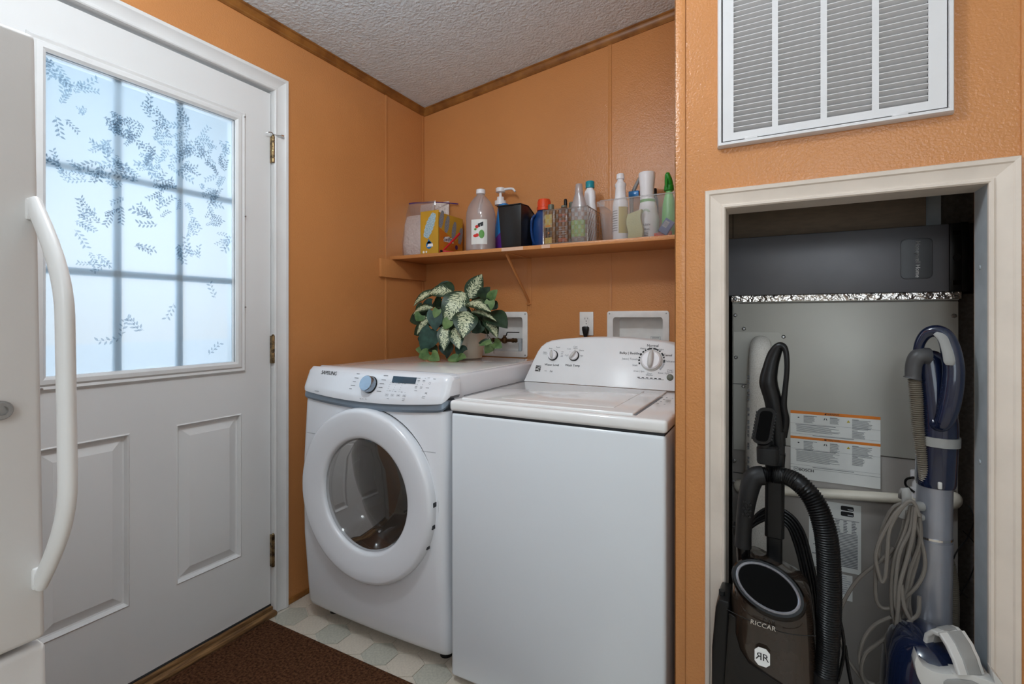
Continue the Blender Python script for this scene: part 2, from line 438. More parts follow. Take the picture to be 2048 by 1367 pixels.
# ceiling (vaulted: rises to the right)
struct(MB().prism([(-0.15, Y0-0.1, zc(-0.15)), (X1+0.1, Y0-0.1, zc(X1+0.1)), (X1+0.1, Y0-0.1, zc(X1+0.1)+0.1), (-0.15, Y0-0.1, zc(-0.15)+0.1)], (0, YB-Y0+0.2, 0)).build('ceiling', 'ceiling_texture'))
# left wall with the door opening
DX = -0.012                                         # door face plane
dh = PX(541, 300, DX).y                             # hinge edge of slab
dl = dh-0.845; DT = 2.110
JY0, JY1 = dl-0.004, dh+0.004
q = MB()
q.box((-0.12, Y0-0.1, -0.05), (0, JY0, zc(0))); q.box((-0.12, JY1, -0.05), (0, YB+0.1, zc(0))); q.box((-0.12, JY0, DT+0.012), (0, JY1, zc(0)))
struct(q.build('wall_left', 'wall_paint'))
# back wall with two recesses for the outlet boxes
BX1 = (0.387, 0.672); BX2 = (1.094, 1.379); BZ = (0.995, 1.231); IN = 0.026
q = MB(); xs = [-0.1, BX1[0]+IN, BX1[1]-IN, BX2[0]+IN, BX2[1]-IN, 1.70]; zs = [-0.05, BZ[0]+IN, BZ[1]-IN, 2.75]
for i in range(5):
    for j in range(3):
        if j == 1 and i in (1, 3): continue
        x0, x1 = xs[i], xs[i+1]; z0, z1 = zs[j], zs[j+1]
        q.quad((x0, YB, z0), (x1, YB, z0), (x1, YB, z1), (x0, YB, z1))
q.box((-0.1, YB+0.10, -0.05), (1.70, YB+0.12, 2.75))
struct(q.build('wall_back', 'wall_paint'))
# closet front wall with its opening, and the partition side
OX0, OX1, OZ = 1.696, 2.181, 1.469
q = MB()
q.box((XR, YC, -0.05), (OX0-0.002, YC+0.085, 2.78)); q.box((OX1+0.002, YC, -0.05), (X1+0.1, YC+0.085, 2.78)); q.box((OX0-0.002, YC, OZ+0.002), (OX1+0.002, YC+0.085, 2.78))
q.box((XR, YC+0.085, -0.05), (XR+0.07, YB+0.1, 2.7))
struct(q.build('wall_right', 'wall_paint'))
# remaining room shell behind the photographer
q = MB(); q.box((-0.1, Y0-0.1, -0.05), (1.75, Y0, 2.8)); q.box((2.95, Y0-0.1, -0.05), (X1+0.1, Y0, 2.8)); q.box((1.75, Y0-0.1, -0.05), (2.95, Y0, 0.75)); q.box((1.75, Y0-0.1, 2.15), (2.95, Y0, 2.8))
struct(q.build('wall_front', 'wall_pale'))
q = MB(); q.box((1.75, Y0-0.06, 0.75), (1.80, Y0+0.01, 2.15)); q.box((2.90, Y0-0.06, 0.75), (2.95, Y0+0.01, 2.15)); q.box((1.80, Y0-0.06, 0.75), (2.90, Y0+0.01, 0.80)); q.box((1.80, Y0-0.06, 2.10), (2.90, Y0+0.01, 2.15)); q.box((2.33, Y0-0.06, 0.80), (2.37, Y0+0.0, 2.10))
wn = struct(q.build('window_1', 'casing_white')); MB().box((1.80, Y0-0.05, 0.80), (2.90, Y0-0.045, 2.10)).build('pane', 'frosted_film', wn)
struct(MB().box((X1, Y0-0.1, -0.05), (X1+0.1, YC, 2.8)).build('wall_far_right', 'wall_pale'))
# closet interior
q = MB(); q.box((XR+0.07, YC+0.085, -0.05), (XR+0.074, YB+0.1, 2.7)); q.box((2.262, YC+0.085, -0.05), (2.30, YB+0.1, 2.7)); q.box((XR+0.07, YB+0.0, -0.05), (2.30, YB+0.03, 2.7)); q.box((XR+0.07, YC+0.083, 2.2), (2.30, YB+0.03, 2.25))
struct(q.build('wall_closet', 'closet_dark'))
q = MB(); q.box((OX0-0.03, YC+0.0, 0), (OX0, YC+0.075, OZ+0.02)); q.box((OX0-0.03, YC+0.0, OZ), (OX1, YC+0.075, OZ+0.025))
struct(q.build('trim_9', 'casing_cream'))
q = MB(); q.box((OX1, YC+0.0, 0), (OX1+0.03, YC+0.075, OZ+0.02)); q.cyl((OX1, YC+0.04, 1.305), (OX1-0.002, YC+0.04, 1.305), 0.005, seg=10); q.cyl((OX1, YC+0.04, 0.9), (OX1-0.002, YC+0.04, 0.9), 0.005, seg=10)
struct(q.build('trim_10', 'galvanized'))

q = MB(); q.box((2.2190, 1.700, 0), (2.2615, 1.706, 1.262)); q.box((2.1925, 1.712, 1.447), (2.2615, 1.718, 2.19))
struct(q.build('trim_21', 'insulation'))
# profile strip helper: casing profile along a straight run, mitred ends
CAS = [(0.0, 0.0), (0.0, 0.008), (0.06, 0.011), (0.16, 0.011), (0.20, 0.008), (0.26, 0.0075), (0.72, 0.013), (0.78, 0.016), (0.95, 0.017), (1.0, 0.012), (1.0, 0.0)]
def casing(mb, a, b, inw, out, w, ma=1, mb_=1):
    """a->b is the INNER edge; inw = direction away from the opening; out = towards the room; mitre flags"""
    a = V(a); b = V(b); d = (b-a).normalized(); inw = V(inw); out = V(out); n = len(CAS)
    A = [a+inw*(w*t_)-d*(w*t_*ma)+out*h for t_, h in CAS]; B = [b+inw*(w*t_)+d*(w*t_*mb_)+out*h for t_, h in CAS]
    mb.loft([A, B])
cw = 0.0615
q = MB(); casing(q, (0, JY1, 0.0), (0, JY1, DT+0.012), (0, 1, 0), (1, 0, 0), cw, 0, 1); struct(q.build('trim_1', 'casing_white'))
q = MB(); casing(q, (0, JY0, DT+0.012), (0, JY1, DT+0.012), (0, 0, 1), (1, 0, 0), cw, 1, 1); struct(q.build('trim_2', 'casing_white'))
q = MB(); casing(q, (0, JY0, 0.0), (0, JY0, DT+0.012), (0, -1, 0), (1, 0, 0), cw, 0, 1); struct(q.build('trim_3', 'casing_white'))
# jambs
q = MB(); q.box((-0.115, JY1-0.001, 0), (0.004, JY1+0.012, DT+0.02)); q.box((-0.115, JY0-0.012, 0), (0.004, JY0+0.001, DT+0.02)); q.box((-0.115, JY0, DT+0.011), (0.004, JY1, DT+0.024))
q.box((-0.115, JY1-0.012, 0), (-0.085, JY1, DT)); q.box((-0.115, JY0, DT), (-0.085, JY1, DT+0.012))
struct(q.build('trim_4', 'casing_white'))
struct(MB().box((-0.115, JY0, -0.002), (-0.0, JY1, 0.029), 0.004).build('trim_5', 'threshold_oak'))
struct(MB().box((-0.0, JY0-0.0, 0.0), (0.030, JY1+0.0, 0.020), 0.008).build('trim_16', 'threshold_oak'))
struct(MB().box((-0.055, JY0+0.002, 0.028), (-0.010, JY1-0.002, 0.0355), 0.002).build('trim_17', 'dark_seal'))
# closet casing, with mitred corners
wc = 0.0475
q = MB(); casing(q, (OX0, YC, -0.0), (OX0, YC, OZ), (-1, 0, 0), (0, -1, 0), wc, 0, 1); struct(q.build('trim_6', 'casing_cream'))
q = MB(); casing(q, (OX0, YC, OZ), (OX1, YC, OZ), (0, 0, 1), (0, -1, 0), wc, 1, 1); struct(q.build('trim_7', 'casing_cream'))
q = MB(); casing(q, (OX1, YC, -0.0), (OX1, YC, OZ), (1, 0, 0), (0, -1, 0), wc, 0, 1); struct(q.build('trim_8', 'casing_cream'))
# crown moulding (stained wood)
def crown(mb, a, b, out, up, h=0.040, t_=0.022):
    prof = [(0, 0), (t_, 0.0), (t_, -0.005), (t_*0.75, -0.009), (t_*0.7, -0.020), (t_*0.45, -0.028), (t_*0.45, -0.034), (0.004, -h), (0, -h)]
    a = V(a); b = V(b); out = V(out); up = V(up)
    mb.loft([[a+out*x+up*y for x, y in prof], [b+out*x+up*y for x, y in prof]])
q = MB(); crown(q, (0, Y0, ZC0+0.002), (0, YB, ZC0+0.002), (1, 0, 0), (0, 0, 1)); struct(q.build('trim_11', 'oak_trim'))
q = MB(); crown(q, (0.0, YB, ZC0), (XR, YB, zc(XR)), (0, -1, 0), (0, 0, 1)); struct(q.build('trim_12', 'oak_trim'))
# thin battens over the panel seams
q = MB(); yb = PX(772, 400, 0).y
q.box((0, yb-0.009, 0), (0.0035, yb+0.009, ZC0-0.03), 0.0012); struct(q.build('trim_13', 'wall_paint'))
struct(MB().box((0, YB-0.016, 0), (0.004, YB, ZC0-0.03), 0.0012).build('trim_14', 'wall_paint'))
xb = PY(1220, 300, YB).x
struct(MB().box((xb-0.009, YB-0.003, 0), (xb+0.009, YB, zc(xb)-0.035), 0.0012).build('trim_15', 'wall_paint'))
struct(MB().box((XR-0.004, YC-0.004, 0), (XR+0.022, YC, 2.58), 0.0015).build('trim_18', 'wall_paint'))
struct(MB().box((XR-0.004, YC-0.004, 0), (XR, YC+0.02, 2.58), 0.0015).build('trim_19', 'wall_paint'))
xq = PY(2040, 300, YC).x
struct(MB().box((xq+0.001, YC-0.004, 0), (xq+0.024, YC, 2.7), 0.0015).build('trim_20', 'wall_paint'))
struct(MB().box((0, JY1+cw, 0), (0.009, YB, 0.022), 0.003).build('baseboard_left', 'oak_trim'))

# snowy yard outside
struct(MB().box((-40, -30, -0.7), (-0.6, 30, -0.6)).build('ground', 'snow'))

# ================================================================== ENTRANCE DOOR (part of the setting)
GY0 = PX(90, 400, DX).y; GY1 = PX(469, 400, DX).y; GZ0 = PX(469, 723, DX).z; GZ1 = PX(470, 241, DX).z
FY0 = PX(71, 400, DX).y; FY1 = PX(489.5, 400, DX).y; FZ0 = PX(489, 743, DX).z; FZ1 = PX(490, 233, DX).z
P1 = []                                             # two lower raised panels (y0,y1,z0,z1)
a0 = PX(352, 850, DX); a1 = PX(483, 826, DX); a2 = PX(483, 1112, DX)
pw = a1.y-a0.y; P1.append((a0.y, a1.y, a2.z, a1.z)); mid = (GY0+GY1)/2; P1.append((2*mid-a1.y, 2*mid-a0.y, a2.z, a1.z))
q = MB(); ys = sorted({dl, dh, GY0, GY1, *[p for pp in P1 for p in pp[:2]]}); zs = sorted({0.037, DT, GZ0, GZ1, P1[0][2], P1[0][3]})
def inhole(y, z):
    if GY0 < y < GY1 and GZ0 < z < GZ1: return True
    return any(p[0] < y < p[1] and p[2] < z < p[3] for p in P1)
TH = 0.044
for i in range(len(ys)-1):
    for j in range(len(zs)-1):
        y0, y1, z0, z1 = ys[i], ys[i+1], zs[j], zs[j+1]; ym, zm = (y0+y1)/2, (z0+z1)/2
        if inhole(ym, zm): continue
        q.quad((DX, y0, z0), (DX, y1, z0), (DX, y1, z1), (DX, y0, z1)); q.quad((DX-TH, y0, z0), (DX-TH, y0, z1), (DX-TH, y1, z1), (DX-TH, y1, z0))
for (y0, y1, z0, z1) in [(dl, dh, 0.037, DT), (GY0, GY1, GZ0, GZ1)]:
    for a, b_ in (((y0, z0), (y1, z0)), ((y1, z0), (y1, z1)), ((y1, z1), (y0, z1)), ((y0, z1), (y0, z0))):
        q.quad((DX, *a), (DX, *b_), (DX-TH, *b_), (DX-TH, *a))
for (y0, y1, z0, z1) in P1:                          # moulded groove then bevel up to the field
    steps = [(0, 0), (0.004, 0.003), (0.007, -0.001), (0.011, -0.012), (0.016, -0.013), (0.046, -0.0015), (0.049, -0.0012)]
    rings = [[(DX+h, y0+s_, z0+s_), (DX+h, y1-s_, z0+s_), (DX+h, y1-s_, z1-s_), (DX+h, y0+s_, z1-s_)] for s_, h in steps]
    q.loft(rings, cap0=False, cap1=True)
    q.quad((DX-TH, y0, z0), (DX-TH, y0, z1), (DX-TH, y1, z1), (DX-TH, y1, z0))
bmesh.ops.remove_doubles(q.bm, verts=q.bm.verts[:], dist=1e-5)
door = struct(q.build('door_1', 'door_white', sharp=14))
# window surround
WPR = [(0.0, -0.002), (0.0, 0.004), (0.15, 0.009), (0.35, 0.006), (0.5, 0.011), (0.8, 0.012), (1.0, 0.005), (1.0, -0.004)]
q = MB()
def frame4(mb, y0, y1, z0, z1, w, x, prof):
    rings = []
    for t_, h in prof:
        rings.append([(x+h, y0-w*(1-t_), z0-w*(1-t_)), (x+h, y1+w*(1-t_), z0-w*(1-t_)), (x+h, y1+w*(1-t_), z1+w*(1-t_)), (x+h, y0-w*(1-t_), z1+w*(1-t_))])
    mb.loft(rings, False, False)
frame4(q, GY0, GY1, GZ0, GZ1, FY1-GY1, DX, WPR)
wf = q.build('window_frame', 'casing_white', door, sharp=20)
for (yy, zz) in ((FY1-0.006, FZ1-0.006), (FY1-0.004, FZ0+0.25), (FY1-0.004, FZ0+0.6), (FY0+0.01, FZ0+0.01)):
    MB().cyl((DX+0.006, yy, zz), (DX+0.0125, yy, zz), 0.003, seg=8).build('screw', 'steel', door)
gx = DX-0.016
yt = [GY0, GY0+(GY1-GY0)/3, GY0+2*(GY1-GY0)/3, GY1]; zt = [GZ0, GZ0+(GZ1-GZ0)/3, GZ0+2*(GZ1-GZ0)/3, GZ1]
for i in range(3):
    for j in range(3):
        MB().box((gx-0.002, yt[i], zt[j]), (gx, yt[i+1], zt[j+1])).build('pane', 'frosted_film', door, flat=True)
for i in (1, 2):
    MB().box((gx-0.016, yt[i]-0.0115, GZ0), (gx-0.006, yt[i]+0.0115, GZ1), 0.002).build('muntin', 'muntin', door)
    MB().box((gx-0.016, GY0, zt[i]-0.0115), (gx-0.006, GY1, zt[i]+0.0115), 0.002).build('muntin', 'muntin', door)
# printed leaf sprigs on the film
rnd = random.Random(3)
def sprig(mb, y, z, ang, L, n):
    d = V((0, math.cos(ang), math.sin(ang))); s_ = V((0, -math.sin(ang), math.cos(ang))); x = gx+0.0006
    for i in range(n):
        f = (i+0.6)/n; side = -1 if i % 2 else 1; base = V((x, y, z))+d*(L*f)+s_*(0.06*L*math.sin(f*3))
        dd = (d*0.6+s_*side*0.8).normalized(); ss = V((0, -dd.z, dd.y)); l = L*rnd.uniform(0.20, 0.30)
        w = l*0.20
        pts = [base, base+dd*l*0.35+ss*w, base+dd*l*0.7+ss*w*0.8, base+dd*l, base+dd*l*0.7-ss*w*0.8, base+dd*l*0.35-ss*w]
        if all(GY0+0.004 < p.y < GY1-0.004 and GZ0+0.004 < p.z < GZ1-0.004 for p in pts): mb.quad(*pts)
    e_ = V((x, y, z)); p2 = e_+d*L
    if GY0 < p2.y < GY1 and GZ0 < p2.z < GZ1: mb.quad(e_+s_*0.0005, p2+s_*0.0004, p2-s_*0.0004, e_-s_*0.0005)
qa, qb = MB(), MB()
WH = GZ1-GZ0; WW = GY1-GY0
for _ in range(70):
    fy = rnd.random(); fz = 1-rnd.random()**1.15*0.62
    tgt = qa if rnd.random() < 0.5 else qb; aa = rnd.uniform(0, 2*PI)
    for k_ in range(rnd.randint(2, 4)):
        sprig(tgt, GY0+fy*WW+rnd.uniform(-.02, .02), GZ0+fz*WH+rnd.uniform(-.02, .02), aa+rnd.uniform(-1.0, 1.0), rnd.uniform(0.034, 0.062), rnd.randint(8, 11))
for _ in range(8):
    sprig(qb, GY0+rnd.random()*WW, GZ0+rnd.uniform(0.02, 0.40)*WH, rnd.uniform(0, 6), 0.06, 8)
def puff(mb, y, z, r):
    for i in range(26):
        a = rnd.uniform(0, 6.28); rr_ = r*math.sqrt(rnd.random()); c = V((gx+0.0006, y+rr_*math.cos(a), z+rr_*math.sin(a)))
        mb.quad(*[c+V((0, 0.0022*math.cos(k_*PI/3), 0.0022*math.sin(k_*PI/3))) for k_ in range(6)])
for fy, fz, r in ((.86, .80, .018), (.44, .72, .013), (.55, .62, .012), (.80, .70, .010), (.16, .86, .014), (.38, .83, .010), (.2, .66, .012)):
    puff(qb, GY0+fy*WW, GZ0+fz*WH, r)
o = qa.build('printed_sprig', 'leaf_print', door, flat=True); o['kind'] = 'stuff'
o = qb.build('printed_sprig', 'leaf_print_faint', door, flat=True); o['kind'] = 'stuff'
# hinges
def hinge(vt, vb):
    zt_ = PX(543, vt, 0.0).z; zb = PX(543, vb, 0.0).z; y = JY1-0.004; x = 0.004
    q = MB(); n = 5; h = (zt_-zb)/n
    for i in range(n): q.cyl((x, y, zb+h*i+0.0006), (x, y, zb+h*(i+1)-0.0006), 0.0066, seg=12)
    q.lathe((x, y, zt_), [(0.0055, 0), (0.006, 0.002), (0.003, 0.005), (0.0005, 0.006)], 10)
    q.box((-0.010, y-0.004, zb), (x, y-0.002, zt_))
    return q.build('hinge', 'brass_worn', door)
hinge(272, 325); hinge(671, 726); hinge(1069, 1133)
zt_ = PX(543, 270, 0.0).z; y = JY1-0.007           # door stop wire on the top hinge
q = MB(); q.tube([(0.004, y-0.03, zt_-0.002), (0.012, y-0.022, zt_+0.003), (0.012, y-0.008, zt_+0.006), (0.006, y, zt_+0.004), (0.012, y+0.012, zt_+0.002), (0.020, y+0.030, zt_+0.004)], 0.0022, 8)
q.cyl((0.020, y+0.028, zt_+0.004), (0.023, y+0.038, zt_+0.004), 0.005, seg=10)
q.build('hinge_stop', 'chrome', door)
# dark weatherstrip filling the gap on the hinge side
MB().box((DX-0.04, JY1-0.0038, 0.04), (DX-0.004, JY1-0.0005, DT), 0.001).build('weatherstrip', 'strip_dark', door)

# ================================================================== CEILING LAMP (out of frame, over the photographer's left)
t = thing('ceiling_lamp', 'round white flush ceiling lamp above the floor between door and refrigerator', 'lamp', (1.02, 0.5, zc(1.02)))
q = MB(); q.lathe((1.02, 0.5, zc(1.02)-0.05), [(0.09, 0.065), (0.09, 0.03), (0.06, 0.02), (0.03, 0.02)], 32, cap1=False); q.build('base', 'lamp_shade', t)

# ================================================================== REFRIGERATOR (near left)
xf = CAM.x-1.314*0.55; lean = 0.013
def FR(x, y, z): return V((x, y-(z-0.85)*lean, z))
ye = PX(75, 600, xf).y+0.0075
zt_ = PX(62, 66, xf).z; zb = PX(93, 1273, xf).z
t = thing('refrigerator', 'white refrigerator with a tall bowed handle, standing beside the entrance door', 'refrigerator', (xf-0.3, ye-0.35, 0))
def leanbox(lo, hi, r, name, mm, parent):
    q = MB().box(lo, hi, r, 3)
    for v_ in q.bm.verts: v_.co.y -= (v_.co.z-0.85)*lean
    return q.build(name, mm, parent)
leanbox((xf-0.64, ye-0.70, 0.05), (xf-0.052, ye-0.004, zt_-0.004), 0.006, 'cabinet', 'fridge_white', t)
ud = leanbox((xf-0.046, ye-0.70, zb), (xf, ye, zt_), 0.006, 'upper_door', 'fridge_white', t)
ld = leanbox((xf-0.046, ye-0.70, 0.06), (xf-0.002, ye+0.001, zb-0.007), 0.006, 'lower_door', 'fridge_white', t)
q = MB(); q.box((xf-0.6, ye-0.68, 0.0), (xf-0.07, ye-0.02, 0.052)); q.build('plinth', 'dark_seal', t)
# handle, bowed out from the far edge of the upper door
hz0 = PX(86, 1165, xf).z; hz1 = PX(68, 405, xf).z; hy = ye-0.004
hp = []; hr = []
N = 26
for i in range(N+1):
    f = i/N; z = hz0+(hz1-hz0)*f
    e_ = min(f, 1-f)/0.30; bow = 0.072*(math.sin(min(1, e_)*PI/2)**1.0)
    hp.append(FR(xf-0.002+bow, hy, z)); hr.append(0.0108-0.001*(1-min(1, e_)))
q = MB(); q.tube(hp, hr, 18, smooth=False, ref=(0, 1, 0), flat=0.72); q.build('handle', 'handle_white', ud)
for z_ in (hz0+0.008, hz1-0.008):
    q = MB(); q.box(FR(xf-0.004, hy-0.008, z_-0.012), FR(xf+0.004, hy+0.004, z_+0.012), 0.0025); q.build('handle_mount', 'handle_white', ud)
c = PX(3, 821, xf+0.006)
q = MB(); q.lathe((xf, c.y, c.z), [(0.0100, -0.001), (0.0100, 0.005), (0.0085, 0.008), (0.0050, 0.008), (0.0050, 0.0035)], 24, 'X'); q.build('lock', 'steel', ud, label='round metal key lock')
# ================================================================== RUG
r1 = PZ(541, 1239, 0.006); r2 = PZ(825, 1367, 0.006)
rl, rf = 0.034, (r1.y+r2.y)/2
q = MB(); q.box((rl, 0.30, 0.0), (rl+1.25, rf, 0.008), 0.003)
rug = q.build('doormat', 'rug'); tag(rug, 'dark brown rectangular pile mat lying in front of the white door', 'rug')
q = MB(); q.box((rl+0.001, rf-0.020, 0.008), (rl+1.249, rf-0.0165, 0.0095)); q.box((rl+0.016, 0.31, 0.008), (rl+0.0195, rf-0.016, 0.0095)); q.build('border_seam', 'rug', rug)

# ================================================================== DRYER
DXL, DXR, DYF, DYB = 0.142, 0.836, 1.36, 2.16; DZ0, DZT = 0.050, 1.000; DCX = 0.496
t = thing('dryer', 'white front-loading clothes dryer with a round dark glass door, nearest the corner', 'dryer', (DCX, 1.75, 0))
def dfront(z):
    pts = [(0.05, 1.372), (0.075, 1.362), (0.35, 1.338), (0.6, 1.333), (0.87, 1.350), (0.93, 1.360), (1.0, 1.37)]
    for (z0, y0), (z1, y1) in zip(pts, pts[1:]):
        if z <= z1: return y0+(y1-y0)*(z-z0)/(z1-z0)
    return 1.37
q = MB(); rings = []
for z in [DZ0, DZ0+0.012, DZ0+0.03, 0.15, 0.25, 0.35, 0.45, 0.55, 0.65, 0.75, 0.82, 0.87, 0.885]:
    f = dfront(z); cr = 0.035; ring = []
    ins = 0.012 if z == DZ0 else (0.003 if z < DZ0+0.02 else 0)
    for i in range(9):
        x = DXL+cr+(DXR-DXL-2*cr)*i/8
        bow = 0.010*(1-((x-DCX)/0.33)**2)
        ring.append(V((x, f+ins-bow, z)))
    for i in range(1, 6):
        a = PI/2*i/5; ring.append(V((DXR-cr+cr*math.sin(a)-ins*(i/5), f+ins+cr-cr*math.cos(a), z)))
    ring.append(V((DXR-ins, DYB, z))); ring.append(V((DXL+ins, DYB, z)))
    for i in range(5, 0, -1):
        a = PI/2*i/5; ring.append(V((DXL+cr-cr*math.sin(a)+ins*(i/5), f+ins+cr-cr*math.cos(a), z)))
    rings.append(ring)
q.loft(rings)
body = q.build('body', 'appliance_white', t, sharp=40)
DCZ = 0.562
cutb = MB(); cutb.lathe((DCX, 0, DCZ), [(0.212, 1.28), (0.212, 1.60)], 48, 'Y'); cutter = cutb.build('cutter', 'dark_seal')
cutter.location = (0, 0, 0)
bpy.context.view_layer.update()
md = body.modifiers.new('hole', 'BOOLEAN'); md.operation = 'DIFFERENCE'; md.object = cutter; md.solver = 'EXACT'
bpy.context.view_layer.update(); dg = bpy.context.evaluated_depsgraph_get()
nm = bpy.data.meshes.new_from_object(body.evaluated_get(dg)); body.modifiers.clear(); body.data = nm
bpy.data.objects.remove(cutter)
# front seam lines
for z in (0.748,):
    for x0, x1 in ((DXL+0.001, DCX-0.235), (DCX+0.235, DXR-0.034)):
        n = 8; q = MB()
        for i in range(n):
            xa = x0+(x1-x0)*i/n; xc = x0+(x1-x0)*(i+1)/n
            def yy(x):
                if x < DXL+0.035: return dfront(z)+0.035-math.sqrt(max(0, 0.035**2-(DXL+0.035-x)**2))
                return dfront(z)-0.010*(1-((x-DCX)/0.33)**2)
            q.quad((xa, yy(xa)-0.0006, z), (xc, yy(xc)-0.0006, z), (xc, yy(xc)-0.0006, z+0.0022), (xa, yy(xa)-0.0006, z+0.0022))
        q.build('panel_seam', 'print_light', t, flat=True)
# upper cabinet part with rounded top edges, and the top panel
q = MB().box((DXL+0.002, 1.40, 0.885), (DXR-0.002, DYB, DZT), 0.010, 3); q.build('upper_body', 'appliance_white', t)
q = MB().box((DXL+0.028, 1.425, DZT-0.004), (DXR-0.028, DYB-0.03, DZT+0.0035), 0.003, 2); q.build('top_panel', 'gloss_white', t)
q = MB().box((DXR-0.003, 1.46, 0.925), (DXR-0.0012, DYB-0.05, 0.927)); q.build('side_seam', 'print_grey', t)
# grey band below the console
def console(mb, x0, x1, zb_, zt, y0, yt, bow, sag, r, thick, seg=30):
    """panel with curved lower edge; front leaning back; returns front mapping"""
    rings = []
    NZ = 7
    for j in range(NZ+1):
        ring = []; g = j/NZ
        for i in range(seg+1):
            s_ = math.sin((2*i/seg-1)*PI/2); x = (x0+x1)/2+(x1-x0)/2*s_
            edge = max(0, abs(s_)-0.93)/0.07
            z_lo = zb_-sag*(1-s_*s_)+r*edge**2.5; z_hi = zt-r*0.7*edge**2.5
            z = z_lo+(z_hi-z_lo)*g
            y = y0+(yt-y0)*(z-zb_)/(zt-zb_)-bow*(1-s_*s_)+0.016*edge**2
            if j == 0: y += 0.006
            if j == NZ: y += 0.010; z -= 0.0
            ring.append(V((x, y, z)))
        for i in range(seg, -1, -1):
            ring.append(V((ring[i].x, max(y0, yt)+thick, ring[i].z)))
        rings.append(ring)
    mb.loft(rings)
q = MB(); console(q, DXL-0.001, DXR+0.001, 0.886, 0.935, 1.343, 1.352, 0.014, 0.018, 0.022, 0.05); q.build('accent_band', 'band_grey', t)
q = MB(); console(q, DXL-0.004, DXR+0.004, 0.914, 1.006, 1.340, 1.378, 0.016, 0.018, 0.022, 0.05); cp = q.build('control_panel', 'appliance_white', t, sharp=50)
def cons(x, z):                                       # point on the console face
    s_ = (x-(DXL-0.004))/(DXR-DXL+0.008)*2-1
    return V((x, 1.340+0.038*(z-0.914)/0.092-0.016*(1-s_*s_)-0.0012, z))
def cxy(u, v):                                        # pixel -> console x,z (by intersecting its mean plane)
    p = PY(u, v, 1.342); return p.x, p.z
def cfn(u, v, s_=1.0):
    x0, z0 = cxy(u, v); return lambda x, y: cons(x0+x, z0+y)
def bars(mb, fn, w, h, x0=0.0, y0=0.0):
    mb.quad(fn(x0, y0), fn(x0+w, y0), fn(x0+w, y0+h), fn(x0, y0+h))
q = MB()
for dx_ in (0.0004, -0.0004): q.text('SAMSUNG', 0.0195, (lambda f: (lambda x, y: f(x+dx_, y+0.0002)))(cfn(651, 746.5)))
q.build('logo', 'print_black', cp, flat=True)
q = MB()
# cycle names around the dial, drawn as the tiny illegible lines they are in the picture
for u, v, w in ((708, 748, 9), (706, 756, 12), (705, 763, 9), (703, 770, 13), (702, 776.5, 8), (762, 751.5, 12), (760, 760, 12), (758.5, 767, 12), (758, 774, 11), (757, 781.5, 12), (633, 781, 15)):
    f = cfn(u, v); bars(q, f, w*0.0017, 0.0019)
for u, v in ((728, 794), (733, 794.5), (739, 795)): bars(q, cfn(u, v+1), 0.006, 0.0013)
for k_, (u, v) in enumerate(((779, 765), (790, 766.5), (802, 767.5))):
    for j in range(5): bars(q, cfn(u-j*0.7, v+j*3.9), 0.0018, 0.0018)
    bars(q, cfn(u+3, v+0.3), 0.009, 0.0013); bars(q, cfn(u+1, v+16), 0.008, 0.0013)
bars(q, cfn(811, 785), 0.0018, 0.0018)
for u, v in ((832, 757.5), (842, 758), (830, 769.5), (840, 770)):
    f = cfn(u, v); q.quad(f(0, 0), f(0.0028, 0), f(0.0014, 0.0026)); bars(q, cfn(u-3, v+4), 0.010, 0.0013); bars(q, cfn(u-3, v+6.5), 0.009, 0.0010)
for u, v in ((775, 790), (785.5, 790.5), (797, 791), (808.5, 792)):
    f = cfn(u, v)
    for a, b_, w, h in ((0, 0, 0.0135, 0.0005), (0, 0.0065, 0.0135, 0.0005), (0, 0, 0.0005, 0.0065), (0.013, 0, 0.0005, 0.007)): bars(q, f, w, h, a, b_)
    bars(q, f, 0.0085, 0.0015, 0.0025, 0.0025)
for u, v, w in ((848, 776, 11), (845, 792, 11), (845, 795, 10), (847, 757, 8), (858, 759, 9), (809, 796.5, 10), (809, 799, 9), (780, 795.5, 8), (828, 781, 9), (826, 757, 14)): bars(q, cfn(u, v), w*0.0012, 0.0012)
f = cfn(853.5, 767)
for i in range(14):
    a0_, a1_ = PI/2+0.35+i*0.40, PI/2+0.35+(i+1)*0.40
    q.quad(*[f(r*math.cos(a), r*math.sin(a)) for r, a in ((0.0040, a0_), (0.0040, a1_), (0.0034, a1_), (0.0034, a0_))])
f = cfn(850.5, 786)
q.quad(f(-0.003, -0.003), f(0.0005, 0), f(-0.003, 0.003)); bars(q, f, 0.001, 0.006, 0.0015, -0.003); bars(q, f, 0.001, 0.006, 0.0035, -0.003)
q.build('printing', 'print_grey', cp, flat=True)
a = cxy(781, 762.5); b_ = cxy(826.5, 755.5)
q = MB(); n = 6
for i in range(n):
    xa = a[0]+(b_[0]-a[0])*i/n; xc = a[0]+(b_[0]-a[0])*(i+1)/n
    z0_, z1_ = cxy(803, 766.5)[1]+0.0005, cxy(803, 754)[1]
    q.quad(cons(xa, z0_)+V((0, -0.0004, 0)), cons(xc, z0_)+V((0, -0.0004, 0)), cons(xc, z1_)+V((0, -0.0004, 0)), cons(xa, z1_)+V((0, -0.0004, 0)))
q.build('display', 'display', cp)
# dial
x0_, z0_ = cxy(741, 769); c = cons(x0_, z0_); ax = V((0, -1, 0.40)).normalized()
q = MB(); q.cyl(c, c+ax*0.004, 0.0320, 0.0310, 36); q.build('dial_ring', 'black_gloss', cp)
q = MB(); q.tube([c+ax*0.003, c+ax*0.024, c+ax*0.0265], [0.0298, 0.0286, 0.0272], 56, smooth=False); dl_ = q.build('dial', 'brushed_steel', cp)
